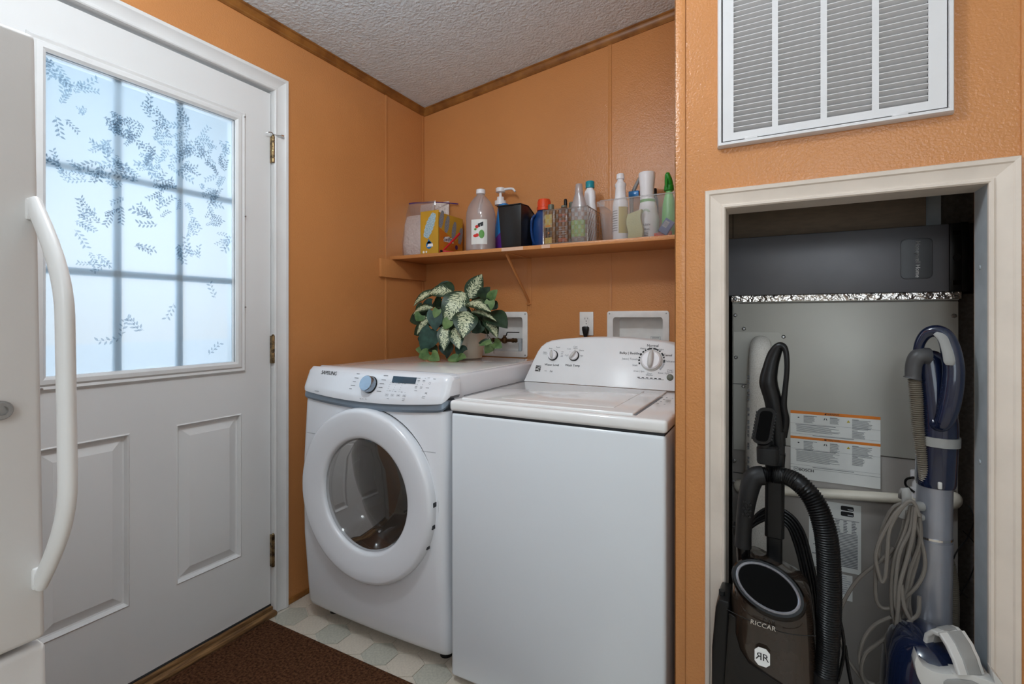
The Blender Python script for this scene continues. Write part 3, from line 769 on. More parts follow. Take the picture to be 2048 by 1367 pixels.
# door ring, profile in (radius, y)
yo = 1.325
q = MB(); q.lathe((DCX, 0, DCZ), [(0.300, yo+0.022), (0.3105, yo+0.018), (0.3125, yo+0.010), (0.3120, yo-0.008), (0.3095, yo-0.0150), (0.3040, yo-0.0200), (0.2960, yo-0.0222), (0.270, yo-0.0205), (0.240, yo-0.0170), (0.215, yo-0.0130), (0.2075, yo-0.0105), (0.2035, yo-0.0060), (0.2015, yo+0.002), (0.199, yo+0.016)], 72, 'Y', cap0=False, cap1=False)
dr = q.build('door', 'appliance_white', t, sharp=50)
q = MB(); q.lathe((DCX+0.004, 0, DCZ-0.002), [(0.315, yo+0.012), (0.3185, yo+0.022), (0.20, yo+0.023), (0.199, yo+0.013)], 72, 'Y', cap0=False, cap1=False); q.build('door_gasket', 'dark_seal', dr)
q = MB(); q.lathe((DCX, 0, DCZ), [(0.2005, yo+0.003), (0.19, yo-0.002), (0.15, yo-0.008), (0.08, yo-0.012), (0.001, yo-0.013)], 64, 'Y', cap0=False, cap1=True); q.build('door_glass', 'door_glass', dr)
q = MB(); q.lathe((DCX, 0, DCZ), [(0.1985, yo+0.010), (0.185, yo+0.03), (0.172, yo+0.075), (0.150, yo+0.10), (0.05, yo+0.112), (0.001, yo+0.113)], 56, 'Y', cap0=False, cap1=True); q.build('glass_bowl', 'bowl_glass', dr)
q = MB(); q.lathe((DCX, 0, DCZ), [(0.2115, 1.335), (0.207, 1.42), (0.207, 1.585), (0.001, 1.586)], 56, 'Y', cap0=False, cap1=True)
q.box((DCX-0.17, 1.45, DCZ-0.13), (DCX-0.13, 1.57, DCZ-0.10), 0.01); q.build('drum', 'filter_dark', t)
q = MB()
for a in (0.06, -0.18, -0.42):
    c = V((DCX+0.3105*math.cos(a), yo+0.004, DCZ+0.3105*math.sin(a))); q.box(c-V((0.003, 0.010, 0.008)), c+V((0.003, 0.010, 0.008)), 0.002)
q.build('door_clip', 'dark_seal', dr)
for x in (DXL+0.07, DXR-0.07):
    for y in (1.45, 2.08): MB().cyl((x, y, 0.0), (x, y, DZ0+0.01), 0.022, 0.018, 16).build('foot', 'black_plastic', t)

# ================================================================== WASHER
WX0, WX1, WYF, WYB = 0.855, 1.553, 1.342, 2.03; WZ = 0.932
t = thing('washer', 'white top-loading clothes washer with dials on its raised rear console', 'washer', ((WX0+WX1)/2, 1.7, 0))
q = MB().box((WX0+0.004, WYF+0.004, 0.022), (WX1-0.004, WYB, 0.889), 0.012, 4); q.build('cabinet', 'washer_white', t)
for x in (WX0+0.06, WX1-0.06):
    for y in (1.42, 1.96): MB().cyl((x, y, 0.0), (x, y, 0.03), 0.022, 0.018, 16).build('foot', 'black_plastic', t)
q = MB().box((WX0, WYF, 0.893), (WX1, WYB, WZ-0.003), 0.011, 4); q.build('top', 'gloss_white', t)
MB().box((WX0+0.008, WYF+0.008, 0.886), (WX1-0.008, WYB-0.01, 0.896)).build('gap_seal', 'dark_seal', t)
q = MB().box((WX0+0.028, WYF+0.030, WZ-0.006), (1.4555, 1.845, WZ+0.0035), 0.004, 3); lid = q.build('lid', 'gloss_white', t)
q = MB().box((WX0+0.150, WYF+0.085, WZ+0.002), (1.385, 1.80, WZ+0.0048), 0.0025, 2); q.build('lid_panel', 'gloss_white', lid)
MB().box((1.4565, WYF+0.036, WZ-0.0034), (1.4630, 1.735, WZ-0.0022)).build('lid_gap', 'print_grey', t)
q = MB()
for i in range(4):
    for j in range(2): q.cyl((1.475+j*0.02, 1.60+i*0.045, WZ-0.004), (1.475+j*0.02, 1.60+i*0.045, WZ-0.0022), 0.003, seg=8)
q.build('vent_dot', 'print_light', t)
# console
CY0 = 1.880; CT = 0.37
def wc_(x, z, d=0.0): return V((x, CY0+(z-WZ)*CT-d, z-d*CT))
out = []
x0, x1 = WX0+0.0, WX1-0.0
left = [(0.0, 0.0), (0.004, 0.008), (0.030, 0.085), (0.044, 0.122), (0.057, 0.143), (0.077, 0.160), (0.102, 0.170), (0.14, 0.176), (0.20, 0.182), (0.28, 0.187), (0.349, 0.188)]
out = [(x0+a_, WZ-0.002+b2) for a_, b2 in left]+[(x1-a_, WZ-0.002+b2) for a_, b2 in reversed(left[:-1])]
def inset(poly, k_, cx, cz): return [(cx+(x-cx)*(1-k_), cz+(z-cz)*(1-k_*2.5)) for x, z in poly]
cxm = (x0+x1)/2; czm = WZ+0.07
r0 = [wc_(x, z) for x, z in inset(out, 0.012, cxm, czm)]
r1_ = [wc_(x, z, -0.003) for x, z in inset(out, 0.004, cxm, czm)]
r2_ = [wc_(x, z, -0.009) for x, z in out]
r3 = [V((p.x, WYB-0.0, p.z)) for p in r2_]
q = MB(); q.loft([r0, r1_, r2_, r3]); cons_o = q.build('console', 'console_white', t, sharp=45)
wr = V((1, 0, 0)); wu = V((0, CT, 1)).normalized()
def wpt(u, v):                                        # pixel ray onto the console plane
    d = ray(u, v); n = wr.cross(wu); o_ = V((0, CY0, WZ)); return CAM+d*((o_-CAM).dot(n)/d.dot(n))
def wf_(u, v): return plane(wpt(u, v), wr, wu, 0.0007)
def arcband(mb, f, r0_, r1__, a0, a1, n=6):
    for i in range(n):
        b0 = a0+(a1-a0)*i/n; b1 = a0+(a1-a0)*(i+1)/n
        mb.quad(*[f(r*math.cos(a), r*math.sin(a)) for r, a in ((r1__, b0), (r1__, b1), (r0_, b1), (r0_, b0))])
q = MB()
K = 0.0021                                            # metres per pixel on the console
for u, v, s_, tx in ((1305.5, 691, 5.4, 'Normal'), (1260.5, 706, 5.2, 'Bulky | Bedding'), (1335.5, 710, 4.6, 'Casual'), (1103.5, 729.3, 4.9, 'Water Level'), (1145, 730.5, 4.9, 'Wash Temp')):
    for dd in (0, 0.0004): q.text(tx, s_*K*1.25, (lambda f, d_: (lambda x, y: f(x+d_, y)))(wf_(u, v), dd))
q.build('bold_lettering', 'print_black', cons_o, flat=True)
q = MB()
for u, v, s_, tx in ((1305.5, 695.5, 3.7, 'Regular'), (1286.5, 696.5, 3.7, 'Heavy'), (1322.5, 698.5, 3.7, 'Light'), (1260, 717.5, 4.2, 'Jeans | Towels'), (1270, 730, 4.2, 'Soak'), (1340.5, 722.5, 4.2, 'Delicates'), (1278, 742, 3.4, 'Drain | Spin'), (1299, 746.8, 3.4, 'Clean'), (1299, 750, 3.4, 'Washer'), (1327, 746, 3.4, 'Rinse | Spin'), (1340.5, 740.5, 3.2, 'START'), (1340.5, 744.0, 3.2, 'PAUSE'), (1101.5, 696.5, 3.2, 'Auto'), (1116.5, 694, 3.2, 'Super'), (1151, 693, 3.2, 'Cool'), (1151, 696, 3.2, 'Lights'), (1138, 697.5, 3.2, 'Cold'), (1163, 700.5, 3.2, 'Warm'), (1163.5, 711, 3.2, 'Hot'), (1133, 710, 3.2, 'Cold'), (1090, 704, 3.0, 'Auto'), (1090, 707, 3.0, 'Sense')):
    q.text(tx, s_*K*1.2, wf_(u, v))
for (u, v) in ((1125, 704), (1124, 707.5), (1124, 710.5), (1123.5, 713)): f = wf_(u, v); q.quad(f(-.005, 0), f(.005, 0), f(.005, .0018), f(-.005, .0018))
for (u, v) in ((1108, 699), (1113.8, 699.2), (1094.8, 706), (1140, 702.5), (1150.3, 699), (1159.8, 703.5), (1163, 713), (1134, 712.5)):
    f = wf_(u, v); q.quad(f(-.0012, 0), f(0, -.0012), f(.0012, 0), f(0, .0012))
for i in range(6): f = wf_(1280+i*8.7, 756.8+i*0.5); q.quad(f(-.006, 0), f(.008, 0), f(.008, .0014), f(-.006, .0014))
q.text('he', 0.013, wf_(1102.5, 742)); f = wf_(1091, 741.5); q.quad(f(-.005, 0), f(.006, 0), f(.006, .0014), f(-.005, .0014))
q.build('lettering', 'print_grey', cons_o, flat=True)
# maker's emblem: dark square with pale curved strokes
q = MB(); f = wf_(1076.3, 736.3); q.quad(f(-.0135, -.0125), f(.0115, -.0125), f(.0125, .0125), f(-.0115, .0125)); q.build('emblem', 'print_black', cons_o, flat=True)
q = MB()
for k_ in range(4):
    ya = 0.008-k_*0.0055
    for i in range(6):
        xa = -0.0125+i*0.0042; xc = xa+0.0042; g = lambda x: ya-0.003*math.sin((x+0.0125)*150+k_)
        q.quad(f(xa, g(xa), .0003), f(xc, g(xc), .0003), f(xc, g(xc)+.0013, .0003), f(xa, g(xa)+.0013, .0003))
q.quad(f(-0.002, -.002, .0003), f(0.003, -.012, .0003), f(0.0045, -.012, .0003), f(0, -.002, .0003))
q.build('emblem_stroke', 'print_white', cons_o, flat=True)
q = MB()
for i in range(6): f = wf_(1277.3+i*8.45, 754.2+i*0.6); q.quad(f(-.0045, -.0016), f(.0045, -.0016), f(.0045, .0016), f(-.0045, .0016))
q.build('indicator_mark', 'print_black', cons_o, flat=True)
wn_ = -(wr.cross(wu)); wn_ = wn_ if wn_.y < 0 else -wn_
def knob(u, v, r, ang, big=False):
    c = wpt(u, v); f = plane(c, wr, wu, 0.0)
    q = MB(); q.tube([c, c+wn_*0.004, c+wn_*0.008], [r*1.12, r*1.10, r*1.0], 32, smooth=False); q.build('knob_ring', 'pale_plastic' if big else 'print_black', cons_o)
    q = MB(); q.tube([c+wn_*0.004, c+wn_*0.012, c+wn_*0.0155], [r*0.99, r*0.96, r*0.84], 32, smooth=False); kb = q.build('knob', 'white_plastic', cons_o)
    ca, sa = math.cos(ang), math.sin(ang); d = wr*ca+wu*sa
    q = MB(); p = [c+wn_*0.0155+d*(-0.86*r), c+wn_*0.024+d*(-0.6*r), c+wn_*0.026, c+wn_*0.024+d*(0.6*r), c+wn_*0.0155+d*(1.0*r)]
    q.tube(p, [r*0.10, r*0.22, r*0.27, r*0.22, r*0.06], 12, n=4, ref=wn_, flat=0.6); q.build('knob_grip', 'pale_plastic', kb)
knob(1106.3, 710.5, 0.0200, 1.75); knob(1148.3, 711.3, 0.0200, 0.95); knob(1303, 720.5, 0.0375, 1.52, True)
q = MB(); f = wf_(1303, 720.5)
for a0, a1 in ((2.75, 2.55), (2.45, 2.28), (2.2, 2.08), (2.0, 1.62), (1.50, 1.05), (0.98, 0.86), (0.72, 0.42), (0.36, 0.22), (0.10, -0.16), (3.0, 2.86), (3.25, 3.08), (3.5, 3.35)): arcband(q, f, 0.0440, 0.0500, a0, a1)
q.build('dial_scale', 'print_black', cons_o, flat=True)
q = MB(); arcband(q, f, 0.0440, 0.0510, -0.20, -0.80, 8); q.build('dial_scale', 'print_light', cons_o, flat=True)
c = wpt(1340.2, 754.4); q = MB(); q.tube([c, c+wn_*0.003, c+wn_*0.005], [0.0125, 0.0118, 0.008], 24, smooth=False); q.build('start_button', 'grey_cap', cons_o)

# ================================================================== WALL SHELF
t = thing('wall_shelf', 'orange painted shelf board on the back wall above the laundry machines', 'shelf', (0.79, YB, 1.505))
SZ = 1.5235
q = MB().box((0.002, 2.003, SZ-0.0175), (XR, YB, SZ), 0.0015); q.build('board', 'wall_paint', t)
ya = PX(757, 530, 0).y
q = MB(); z0 = PX(757, 553, 0).z
q.box((0.0, ya, z0), (0.018, YB, SZ-0.018), 0.002); q.build('cleat', 'wall_paint', t)
bx = 0.681
q = MB(); q.box((bx-0.0125, YB-0.003, 1.222), (bx+0.0125, YB, SZ-0.018), 0.001); q.box((bx-0.0125, 2.03, SZ-0.021), (bx+0.0125, YB, SZ-0.0175), 0.001)
q.cyl((bx, YB-0.002, 1.225), (bx, YB-0.0035, 1.225), 0.0125, seg=16)
q.tube([(bx, 2.045, SZ-0.024), (bx, 2.07, SZ-0.045), (bx, YB-0.03, 1.305), (bx, YB-0.004, 1.275)], [0.008, 0.0085, 0.0085, 0.007], 10, n=5, ref=(1, 0, 0), flat=0.6)
q.tube([(bx-0.012, YB-0.008, 1.272), (bx, YB-0.014, 1.268), (bx+0.012, YB-0.008, 1.272)], 0.0035, 8)
br = q.build('bracket', 'wall_paint', t)
for ua, ub in ((1003, 1046), (1083, 1100)):
    MB().box((PY(ua, 490, 2.003).x, 2.0022, SZ-0.0165), (PY(ub, 490, 2.003).x, 2.003, SZ-0.001)).build('edge_tape', 'tape', t, label='strip of pale worn tape on the shelf edge')
for z in (1.24, 1.262, 1.475): MB().cyl((bx, YB-0.002, z), (bx, YB-0.0055, z), 0.0042, seg=10).build('screw', 'wall_paint', br)

# ================================================================== OUTLET, PLUG, WASHER BOXES
ox = PY(1173.5, 650, YB).x
t = thing('wall_outlet', 'white duplex wall outlet between the two recessed boxes', 'outlet', (ox, YB, 1.17))
q = MB().box((ox-0.0352, YB-0.006, 1.1145), (ox+0.0352, YB, 1.2285), 0.003, 2); q.build('cover_plate', 'outlet_white', t)
for zc_ in (1.191, 1.152):
    q = MB(); q.prism([(ox+x, YB-0.0055, zc_+z) for x, z in rrect(0.030, 0.030, 0.011)], (0, -0.0022, 0)); rc = q.build('receptacle', 'outlet_white', t)
    q = MB(); q.box((ox-0.0075, YB-0.0080, zc_+0.001), (ox-0.0055, YB-0.0076, zc_+0.009)); q.box((ox+0.0055, YB-0.0080, zc_+0.002), (ox+0.0075, YB-0.0076, zc_+0.009)); q.cyl((ox, YB-0.0076, zc_-0.007), (ox, YB-0.0080, zc_-0.007), 0.0026, seg=10); q.build('slot', 'print_black', rc)
MB().cyl((ox, YB-0.006, 1.1715), (ox, YB-0.0075, 1.1715), 0.003, seg=10).build('screw', 'steel', t)
q = MB(); q.loft([ringpts((ox, YB-0.018, z), rx, ry, 3.5, 20) for z, rx, ry in ((1.158, 0.012, 0.008), (1.155, 0.0165, 0.0095), (1.143, 0.0165, 0.0095), (1.122, 0.0115, 0.009), (1.108, 0.0075, 0.007), (1.100, 0.005, 0.005))])
q.tube([(ox, YB-0.018, 1.102), (ox, YB-0.019, 1.02), (ox+0.005, YB-0.03, 0.9), (ox+0.01, YB-0.03, 0.72)], 0.0042, 8)
o = q.build('power_plug', 'black_plastic'); tag(o, 'black plug and cord in the lower socket of the wall outlet', 'plug')
def recess_box(name, label, X0, X1, valve):
    t = thing(name, label, 'utility box', ((X0+X1)/2, YB, BZ[0]), None)
    w = X1-X0; h = BZ[1]-BZ[0]; cx, cz = (X0+X1)/2, (BZ[0]+BZ[1])/2
    outer = [(cx+x, cz+z) for x, z in rrect(w, h, 0.012)]; inner = [(cx+x, cz+z) for x, z in rrect(w-2*IN-0.004, h-2*IN-0.004, 0.014)]
    q = MB(); q.loft([[V((x, YB, z)) for x, z in outer], [V((x, YB-0.006, z)) for x, z in outer], [V((x, YB-0.007, z)) for x, z in [(cx+(a-cx)*.985, cz+(b_-cz)*.98) for a, b_ in outer]], [V((x, YB-0.006, z)) for x, z in inner], [V((x, YB+0.082, z)) for x, z in [(cx+(a-cx)*.94, cz+(b_-cz)*.95) for a, b_ in inner]]], cap0=False, cap1=True)
    q.build('housing', 'outlet_white', t, sharp=25)
    for x in (X0+0.012, X1-0.012):
        for z in (BZ[0]+0.012, BZ[1]-0.012): MB().cyl((x, YB-0.0055, z), (x, YB-0.0085, z), 0.0036, seg=10).build('screw', 'steel', t)
    return t
t = recess_box('gas_valve_box', 'white recessed wall box holding a brass shutoff valve behind the plant', *BX1, True)
y = YB+0.035; zv = PY(1010, 680, y).z
xa = PY(985, 680, y).x; xb_ = PY(1030, 680, y).x; xe = PY(1041, 680, y).x
vp = thing('shutoff_valve', 'old brass shutoff valve with a dark lever in the box behind the plant', 'valve', ((xa+xe)/2, y, zv))
q = MB(); q.cyl((xa-0.01, y, zv), (xe, y, zv), 0.0085, seg=14)
for x, r in ((xa+0.006, 0.0125), (xa+0.022, 0.0105), (xa+0.035, 0.0125), (xb_-0.012, 0.0125), (xb_+0.004, 0.012)): q.cyl((x-0.005, y, zv), (x+0.005, y, zv), r, seg=8)
xm = (xa+xb_)/2+0.006; q.lathe((xm, y, zv), [(0.002, -0.018), (0.013, -0.014), (0.0165, 0.0), (0.014, 0.013), (0.008, 0.018), (0.007, 0.026), (0.001, 0.027)], 16)
q.build('valve_body', 'brass_valve', vp)
q = MB(); q.tube([(xm, y, zv+0.022), (xm+0.012, y-0.004, zv+0.026), (xm+0.020, y-0.008, zv+0.040), (xm+0.028, y-0.008, zv+0.043), (xe-0.004, y-0.008, zv+0.043)], 0.0028, 8, n=4); q.build('lever', 'black_plastic', vp)
q = MB(); q.box((xe-0.013, y-0.011, zv-0.013), (xe+0.010, y+0.011, zv+0.010), 0.003); q.cyl((xe, y, zv-0.010), (xe, y, zv-0.055), 0.011, 0.011, 14); q.build('elbow', 'galvanized', vp)
t = recess_box('washer_outlet_box', 'white recessed wall box behind the washer console, near the partition', *BX2, False)
q = MB(); f = PY(1311, 675, YB+0.079); q.box((f.x-0.022, f.y, f.z-0.010), (f.x+0.022, f.y+0.002, f.z+0.006)); lb = q.build('sticker', 'print_grey', t)
q = MB(); q.box((f.x-0.021, f.y-0.0005, f.z-0.009), (f.x+0.021, f.y+0.0005, f.z+0.005)); q.build('sticker_face', 'paper_white', t)
q = MB()
for k_ in range(2): q.box((f.x-0.016, f.y-0.0008, f.z+0.001-k_*0.004), (f.x+0.017, f.y-0.0004, f.z+0.0026-k_*0.004))
q.build('sticker_printing', 'print_grey', t)
q = MB(); p = PY(1229, 673, YB+0.03); q.cyl((p.x, YB+0.03, BZ[0]+0.03), (p.x, YB+0.03, p.z), 0.010, seg=14); q.cyl((p.x-0.012, YB+0.03, p.z-0.006), (p.x+0.012, YB+0.03, p.z-0.006), 0.005, seg=10); q.build('tap', 'brass_valve', t)

# ================================================================== RETURN AIR GRILLE
GX0, GX1 = PY(1436, 300, YC).x, PY(1905, 225, YC).x; GB = 1.619; GT = GB+0.60
t = thing('return_air_grille', 'large white louvred return air grille high on the closet wall', 'vent grille', ((GX0+GX1)/2, YC, GB))
q = MB()
def frameY(mb, x0, x1, z0, z1, prof, y):
    mb.loft([[V((x0+s_, y-h, z0+s_)), V((x1-s_, y-h, z0+s_)), V((x1-s_, y-h, z1-s_)), V((x0+s_, y-h, z1-s_))] for s_, h in prof], False, False)
frameY(q, GX0, GX1, GB, GT, [(0, 0), (0.0, 0.012), (0.003, 0.020), (0.009, 0.020), (0.010, 0.014), (0.0100, 0.006)], YC)
q.build('frame', 'grille_white', t)
# hinged face panel with four slotted columns
cols = [(1467, 1544), (1556, 1641), (1654, 1744), (1758, 1857)]
yf = YC-0.016
cx_ = [(PY(a, 200, yf).x, PY(b2, 200, yf).x) for a, b2 in cols]
zlo = PY(1467, 265, yf).z
NS = 40; pitch = 0.0127; zhi = zlo+NS*pitch
q = MB(); fx0, fx1, fz0, fz1 = GX0+0.0125, GX1-0.0125, GB+0.0125, GT-0.0125
xs = [fx0]+[v_ for c_ in cx_ for v_ in c_]+[fx1]
for i in range(0, len(xs), 2): q.box((xs[i], yf, fz0), (xs[i+1], yf+0.004, fz1))
for i in range(1, len(xs)-1, 2):
    q.box((xs[i], yf, fz0), (xs[i+1], yf+0.004, zlo)); q.box((xs[i], yf, zhi), (xs[i+1], yf+0.004, fz1))
fp = q.build('face_panel', 'grille_white', t)
for ci, (xa, xb_) in enumerate(cx_):
    q = MB(); w = xb_-xa
    pr = [(0.0, 0.0), (0.0012, 0.0), (0.0165, -0.0098), (0.0165, -0.0112), (0.0150, -0.0112), (0.0, -0.0014)]
    q.loft([[V((0, yy, zz)) for yy, zz in pr], [V((w, yy, zz)) for yy, zz in pr]])
    src = q.build('slat', 'grille_white', flat=True); wl = world_loc(t)
    src.parent = t; src.location = V((xa, yf-0.0002, zlo+pitch))-wl
    for k_ in range(1, NS): share(src, V((xa, yf-0.0002, zlo+pitch*(k_+1)))-wl, t, 'slat')
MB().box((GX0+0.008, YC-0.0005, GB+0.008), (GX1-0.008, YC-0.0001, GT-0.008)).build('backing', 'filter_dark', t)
for uu in (1502, 1800):
    p = PY(uu, 270 if uu < 1600 else 236, yf); MB().box((p.x-0.014, yf-0.002, GB+0.010), (p.x+0.014, yf+0.004, GB+0.0165), 0.001).build('latch', 'grille_white', t)

# ================================================================== FURNACE, AIR CLEANER
FY = 1.667; FX0, FX1 = 1.685, 2.218
t = thing('furnace', 'grey sheet metal furnace standing inside the closet', 'furnace', ((FX0+FX1)/2, 1.95, 0))
zs_ = PY(1466, 606, FY).z; ZF = PY(1466, 599.5, FY).z; ZD = 0.826
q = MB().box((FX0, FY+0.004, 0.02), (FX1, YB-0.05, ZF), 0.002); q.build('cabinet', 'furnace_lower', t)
q = MB().box((FX0, FY-0.004, zs_+0.001), (FX1, FY+0.006, ZF), 0.0015); q.box((FX0, FY+0.003, 0.0), (FX0+0.02, FY+0.006, ZF)); q.build('top_rail', 'furnace_grey', t)
q = MB().box((FX0+0.002, FY-0.007, ZD), (FX1-0.002, FY+0.006, zs_-0.002), 0.0022); up = q.build('upper_panel', 'furnace_grey', t)
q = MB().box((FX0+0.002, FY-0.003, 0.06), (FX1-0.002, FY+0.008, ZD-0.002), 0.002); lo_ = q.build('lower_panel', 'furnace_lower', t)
# pipe cut-out plate with seams at the left edge
a = PY(1467, 663, FY); b_ = PY(1566, 672, FY); c_ = PY(1467, 766, FY); d_ = PY(1467, 942, FY)
q = MB(); wv = b_.x-FX0-0.004
q.prism([(FX0+0.004, FY-0.0073, c_.z-0.2), (b_.x, FY-0.0073, c_.z-0.2), (b_.x, FY-0.0073, a.z-0.012), (b_.x-0.012, FY-0.0073, a.z), (FX0+0.004, FY-0.0073, a.z)], (0, -0.0010, 0)); q.build('pipe_plate', 'furnace_grey', t)
q = MB(); q.box((FX0+0.002, FY-0.0088, c_.z-0.001), (FX0+0.04, FY-0.0080, c_.z+0.001)); q.box((FX0+0.002, FY-0.0088, d_.z-0.001), (FX0+0.03, FY-0.008, d_.z+0.001)); q.build('seam', 'dark_seal', t)
for u, v in ((1471, 597.5), (1911, 593), (1471, 630), (1908, 631), (1488, 657), (1567, 673), (1472, 714), (1487, 772), (1469, 921), (1468, 963), (1903, 978)):
    p = PY(u, v, FY-0.008); q = MB(); q.tube([p, p+V((0, -0.003, 0)), p+V((0, -0.0045, 0))], [0.0058, 0.0055, 0.003], 6, smooth=False); q.build('screw', 'steel', t)
# warning sticker
p0 = PY(1581, 819.5, FY-0.008); p1 = PY(1761, 831.5, FY-0.008); LW = p1.x-p0.x; LH = p0.z-PY(1761, 978, FY-0.008).z
f = plane((p0.x, FY-0.0072, p0.z), (1, 0, 0), (0, 0, 1), 0.0)
def L(mb, x0, y0, x1, y1, d=0.0008):                  # rect in sticker fractions (y down)
    mb.quad(f(x0*LW, -y0*LH, d), f(x1*LW, -y0*LH, d), f(x1*LW, -y1*LH, d), f(x0*LW, -y1*LH, d))
q = MB(); L(q, 0, 0, 1, 1, 0.0003); st = q.build('warning_sticker', 'paper_white', up, flat=True)
q = MB(); L(q, 0, 0, 1, 0.042); L(q, 0, 0.375, 1, 0.412); q.build('orange_bar', 'print_orange', st, flat=True)
q = MB(); rr_ = random.Random(5)
def para(x, y, w, n, dy=0.0125, h=0.0050):
    for i in range(n): L(q, x, y+i*dy, x+w*rr_.uniform(0.75, 1.0), y+i*dy+h)
for y0 in (0.0, 0.372):
    para(0.155, 0.075+y0, 0.13, 8 if y0 == 0 else 10); para(0.455, 0.075+y0, 0.11, 7 if y0 == 0 else 10); para(0.70, 0.075+y0, 0.22, 11 if y0 == 0 else 12)
    L(q, 0.155, 0.066+y0, 0.31, 0.072+y0); L(q, 0.455, 0.066+y0, 0.54, 0.072+y0); L(q, 0.70, 0.066+y0, 0.77, 0.072+y0)
    L(q, 0.06, 0.196+y0, 0.52, 0.204+y0); para(0.07, 0.218+y0, 0.50, 7 if y0 == 0 else 12, 0.0135); para(0.70, 0.235+y0, 0.14, 8 if y0 == 0 else 9)
    L(q, 0.70, 0.220+y0, 0.76, 0.227+y0)
    for yy, e_ in ((0.185, 1), (0.335 if y0 == 0 else 0.42, 1)): L(q, 0, yy+y0, 1, yy+y0+0.002)
    L(q, 0.26, 0.345+y0+(0.09 if y0 else 0), 0.72, 0.352+y0+(0.09 if y0 else 0))
L(q, 0.0, 0.835, 1, 0.838)
q.build('fine_print', 'print_grey', st, flat=True)
q = MB()
for y0, tx in ((0.021, 'WARNING'), (0.393, 'ATTENTION')):
    q.text(tx, 0.0070, (lambda yy: (lambda x, y: f(0.48*LW+x, -yy*LH+y, 0.0014)))(y0))
    g = lambda x, y: f(0.405*LW+x, -y0*LH+y, 0.0014); q.quad(g(-.0025, -.0022), g(.0025, -.0022), g(0, .0024))
    for cx2, kind in ((0.095, 0), (0.405, 1), (0.66, 2)):
        g = lambda x, y: f(cx2*LW+x, -(y0+0.075)*LH+y, 0.0009)
        if kind == 0: q.quad(g(-.003, 0), g(0, -.002), g(.003, 0), g(0, .002))
        if kind == 1: q.quad(g(-.004, -.004), g(-.0035, .001), g(-.001, .0035), g(-.0015, -.001)); q.quad(g(.004, -.004), g(.0035, .001), g(.001, .0035), g(.0015, -.001))
q.text('BOSCH', 0.0115, lambda x, y: f(0.185*LW+x, -0.866*LH+y, 0.0010)); q.text('BOSCH', 0.0115, lambda x, y: f(0.185*LW+x+0.0005, -0.866*LH+y, 0.0010))
q.build('print', 'print_black', st, flat=True)
q = MB()
for y0 in (0.021, 0.393):
    g = lambda x, y: f(0.66*LW+x, -(y0+0.08)*LH+y, 0.0009); q.quad(g(-.004, -.003), g(.004, -.003), g(0, .004))
q.build('hazard_mark', 'print_yellow', st, flat=True)
q = MB(); g = lambda x, y: f(0.065*LW+x, -0.858*LH+y, 0.0010)
for r0_, r1_2 in ((0.0058, 0.0066),): arcband(q, lambda x, y: g(x, y), r0_, r1_2, 0, 2*PI, 16)
for a_ in (-1, 1): q.quad(g(a_*.0022, -.004), g(a_*.0034, -.004), g(a_*.0034, .004), g(a_*.0022, .004))
q.quad(g(-.0025, -.0007), g(.0025, -.0007), g(.0025, .0007), g(-.0025, .0007))
q.build('emblem', 'print_grey', st, flat=True)
# rating sheet and small label on the lower panel
def sheet(u0, v0, u1, v1, name, mm):
    a = PY(u0, v0, FY-0.004); b2 = PY(u1, v0, FY-0.004); c2 = PY(u1, v1, FY-0.004)
    q = MB(); q.box((a.x, FY-0.0040, c2.z), (b2.x, FY-0.0030, PY(u1, v0, FY-0.004).z)); return q.build(name, mm, lo_, flat=True), a.x, b2.x, b2.z, c2.z
s1, xa, xb_, za, zb_ = sheet(1618, 1012, 1722, 1150, 'rating_sheet', 'paper_white')
q = MB(); rr_ = random.Random(8)
def rect(mb, x0, z0, x1, z1, y): mb.quad((x0, y, z0), (x1, y, z0), (x1, y, z1), (x0, y, z1))
n = 30
for i in range(n):
    z = za-0.05-(za-0.06-zb_)*i/n; w = (xb_-xa)
    if i < 8:
        for k_ in range(6): rect(q, xa+w*(0.05+k_*0.155), z, xa+w*(0.05+k_*0.155)+w*0.10*rr_.uniform(.6, 1), z+0.0022, FY-0.0043)
    else: rect(q, xa+w*0.06+w*0.3*rr_.random(), z, xb_-w*0.06, z+0.0020 if i < 18 else z+0.0026, FY-0.0043)
rect(q, xa+0.004, za-0.046, xb_-0.004, za-0.0445, FY-0.0043)
q.build('fine_print', 'print_grey', s1, flat=True)
q = MB(); a = PY(1694, 1021, FY).x
for k_ in range(2): q.prism([(a+x, FY-0.0042, za-0.012-k_*0.0155+z) for x, z in rrect(0.030, 0.0125, 0.003, 2)], (0, -0.0006, 0))
q.build('badge', 'print_black', s1)
q = MB()
for k_ in range(2): rect(q, a+0.001, za-0.016-k_*0.0155, a+0.013, za-0.0125-k_*0.0155, FY-0.0050)
q.build('badge_print', 'print_light', s1, flat=True)
s2, xa, xb_, za, zb_ = sheet(1655, 1152, 1705, 1203, 'serial_label', 'paper_white')
q = MB(); rr_ = random.Random(2)
for i in range(9): rect(q, xa+0.004, za-0.006-i*0.006, xb_-0.004-0.01*rr_.random(), za-0.004-i*0.006, FY-0.0043)
for i in range(14): rect(q, xa+0.01+i*0.0022, zb_+0.02, xa+0.011+i*0.0022, zb_+0.032, FY-0.0044)
q.build('fine_print', 'print_light', s2, flat=True)
# foil tape along the top
q = MB(); q.box((FX0-0.002, FY-0.0055, ZF-0.006), (FX1+0.004, FY-0.0035, 1.2660)); q.build('foil_tape', 'foil', t)

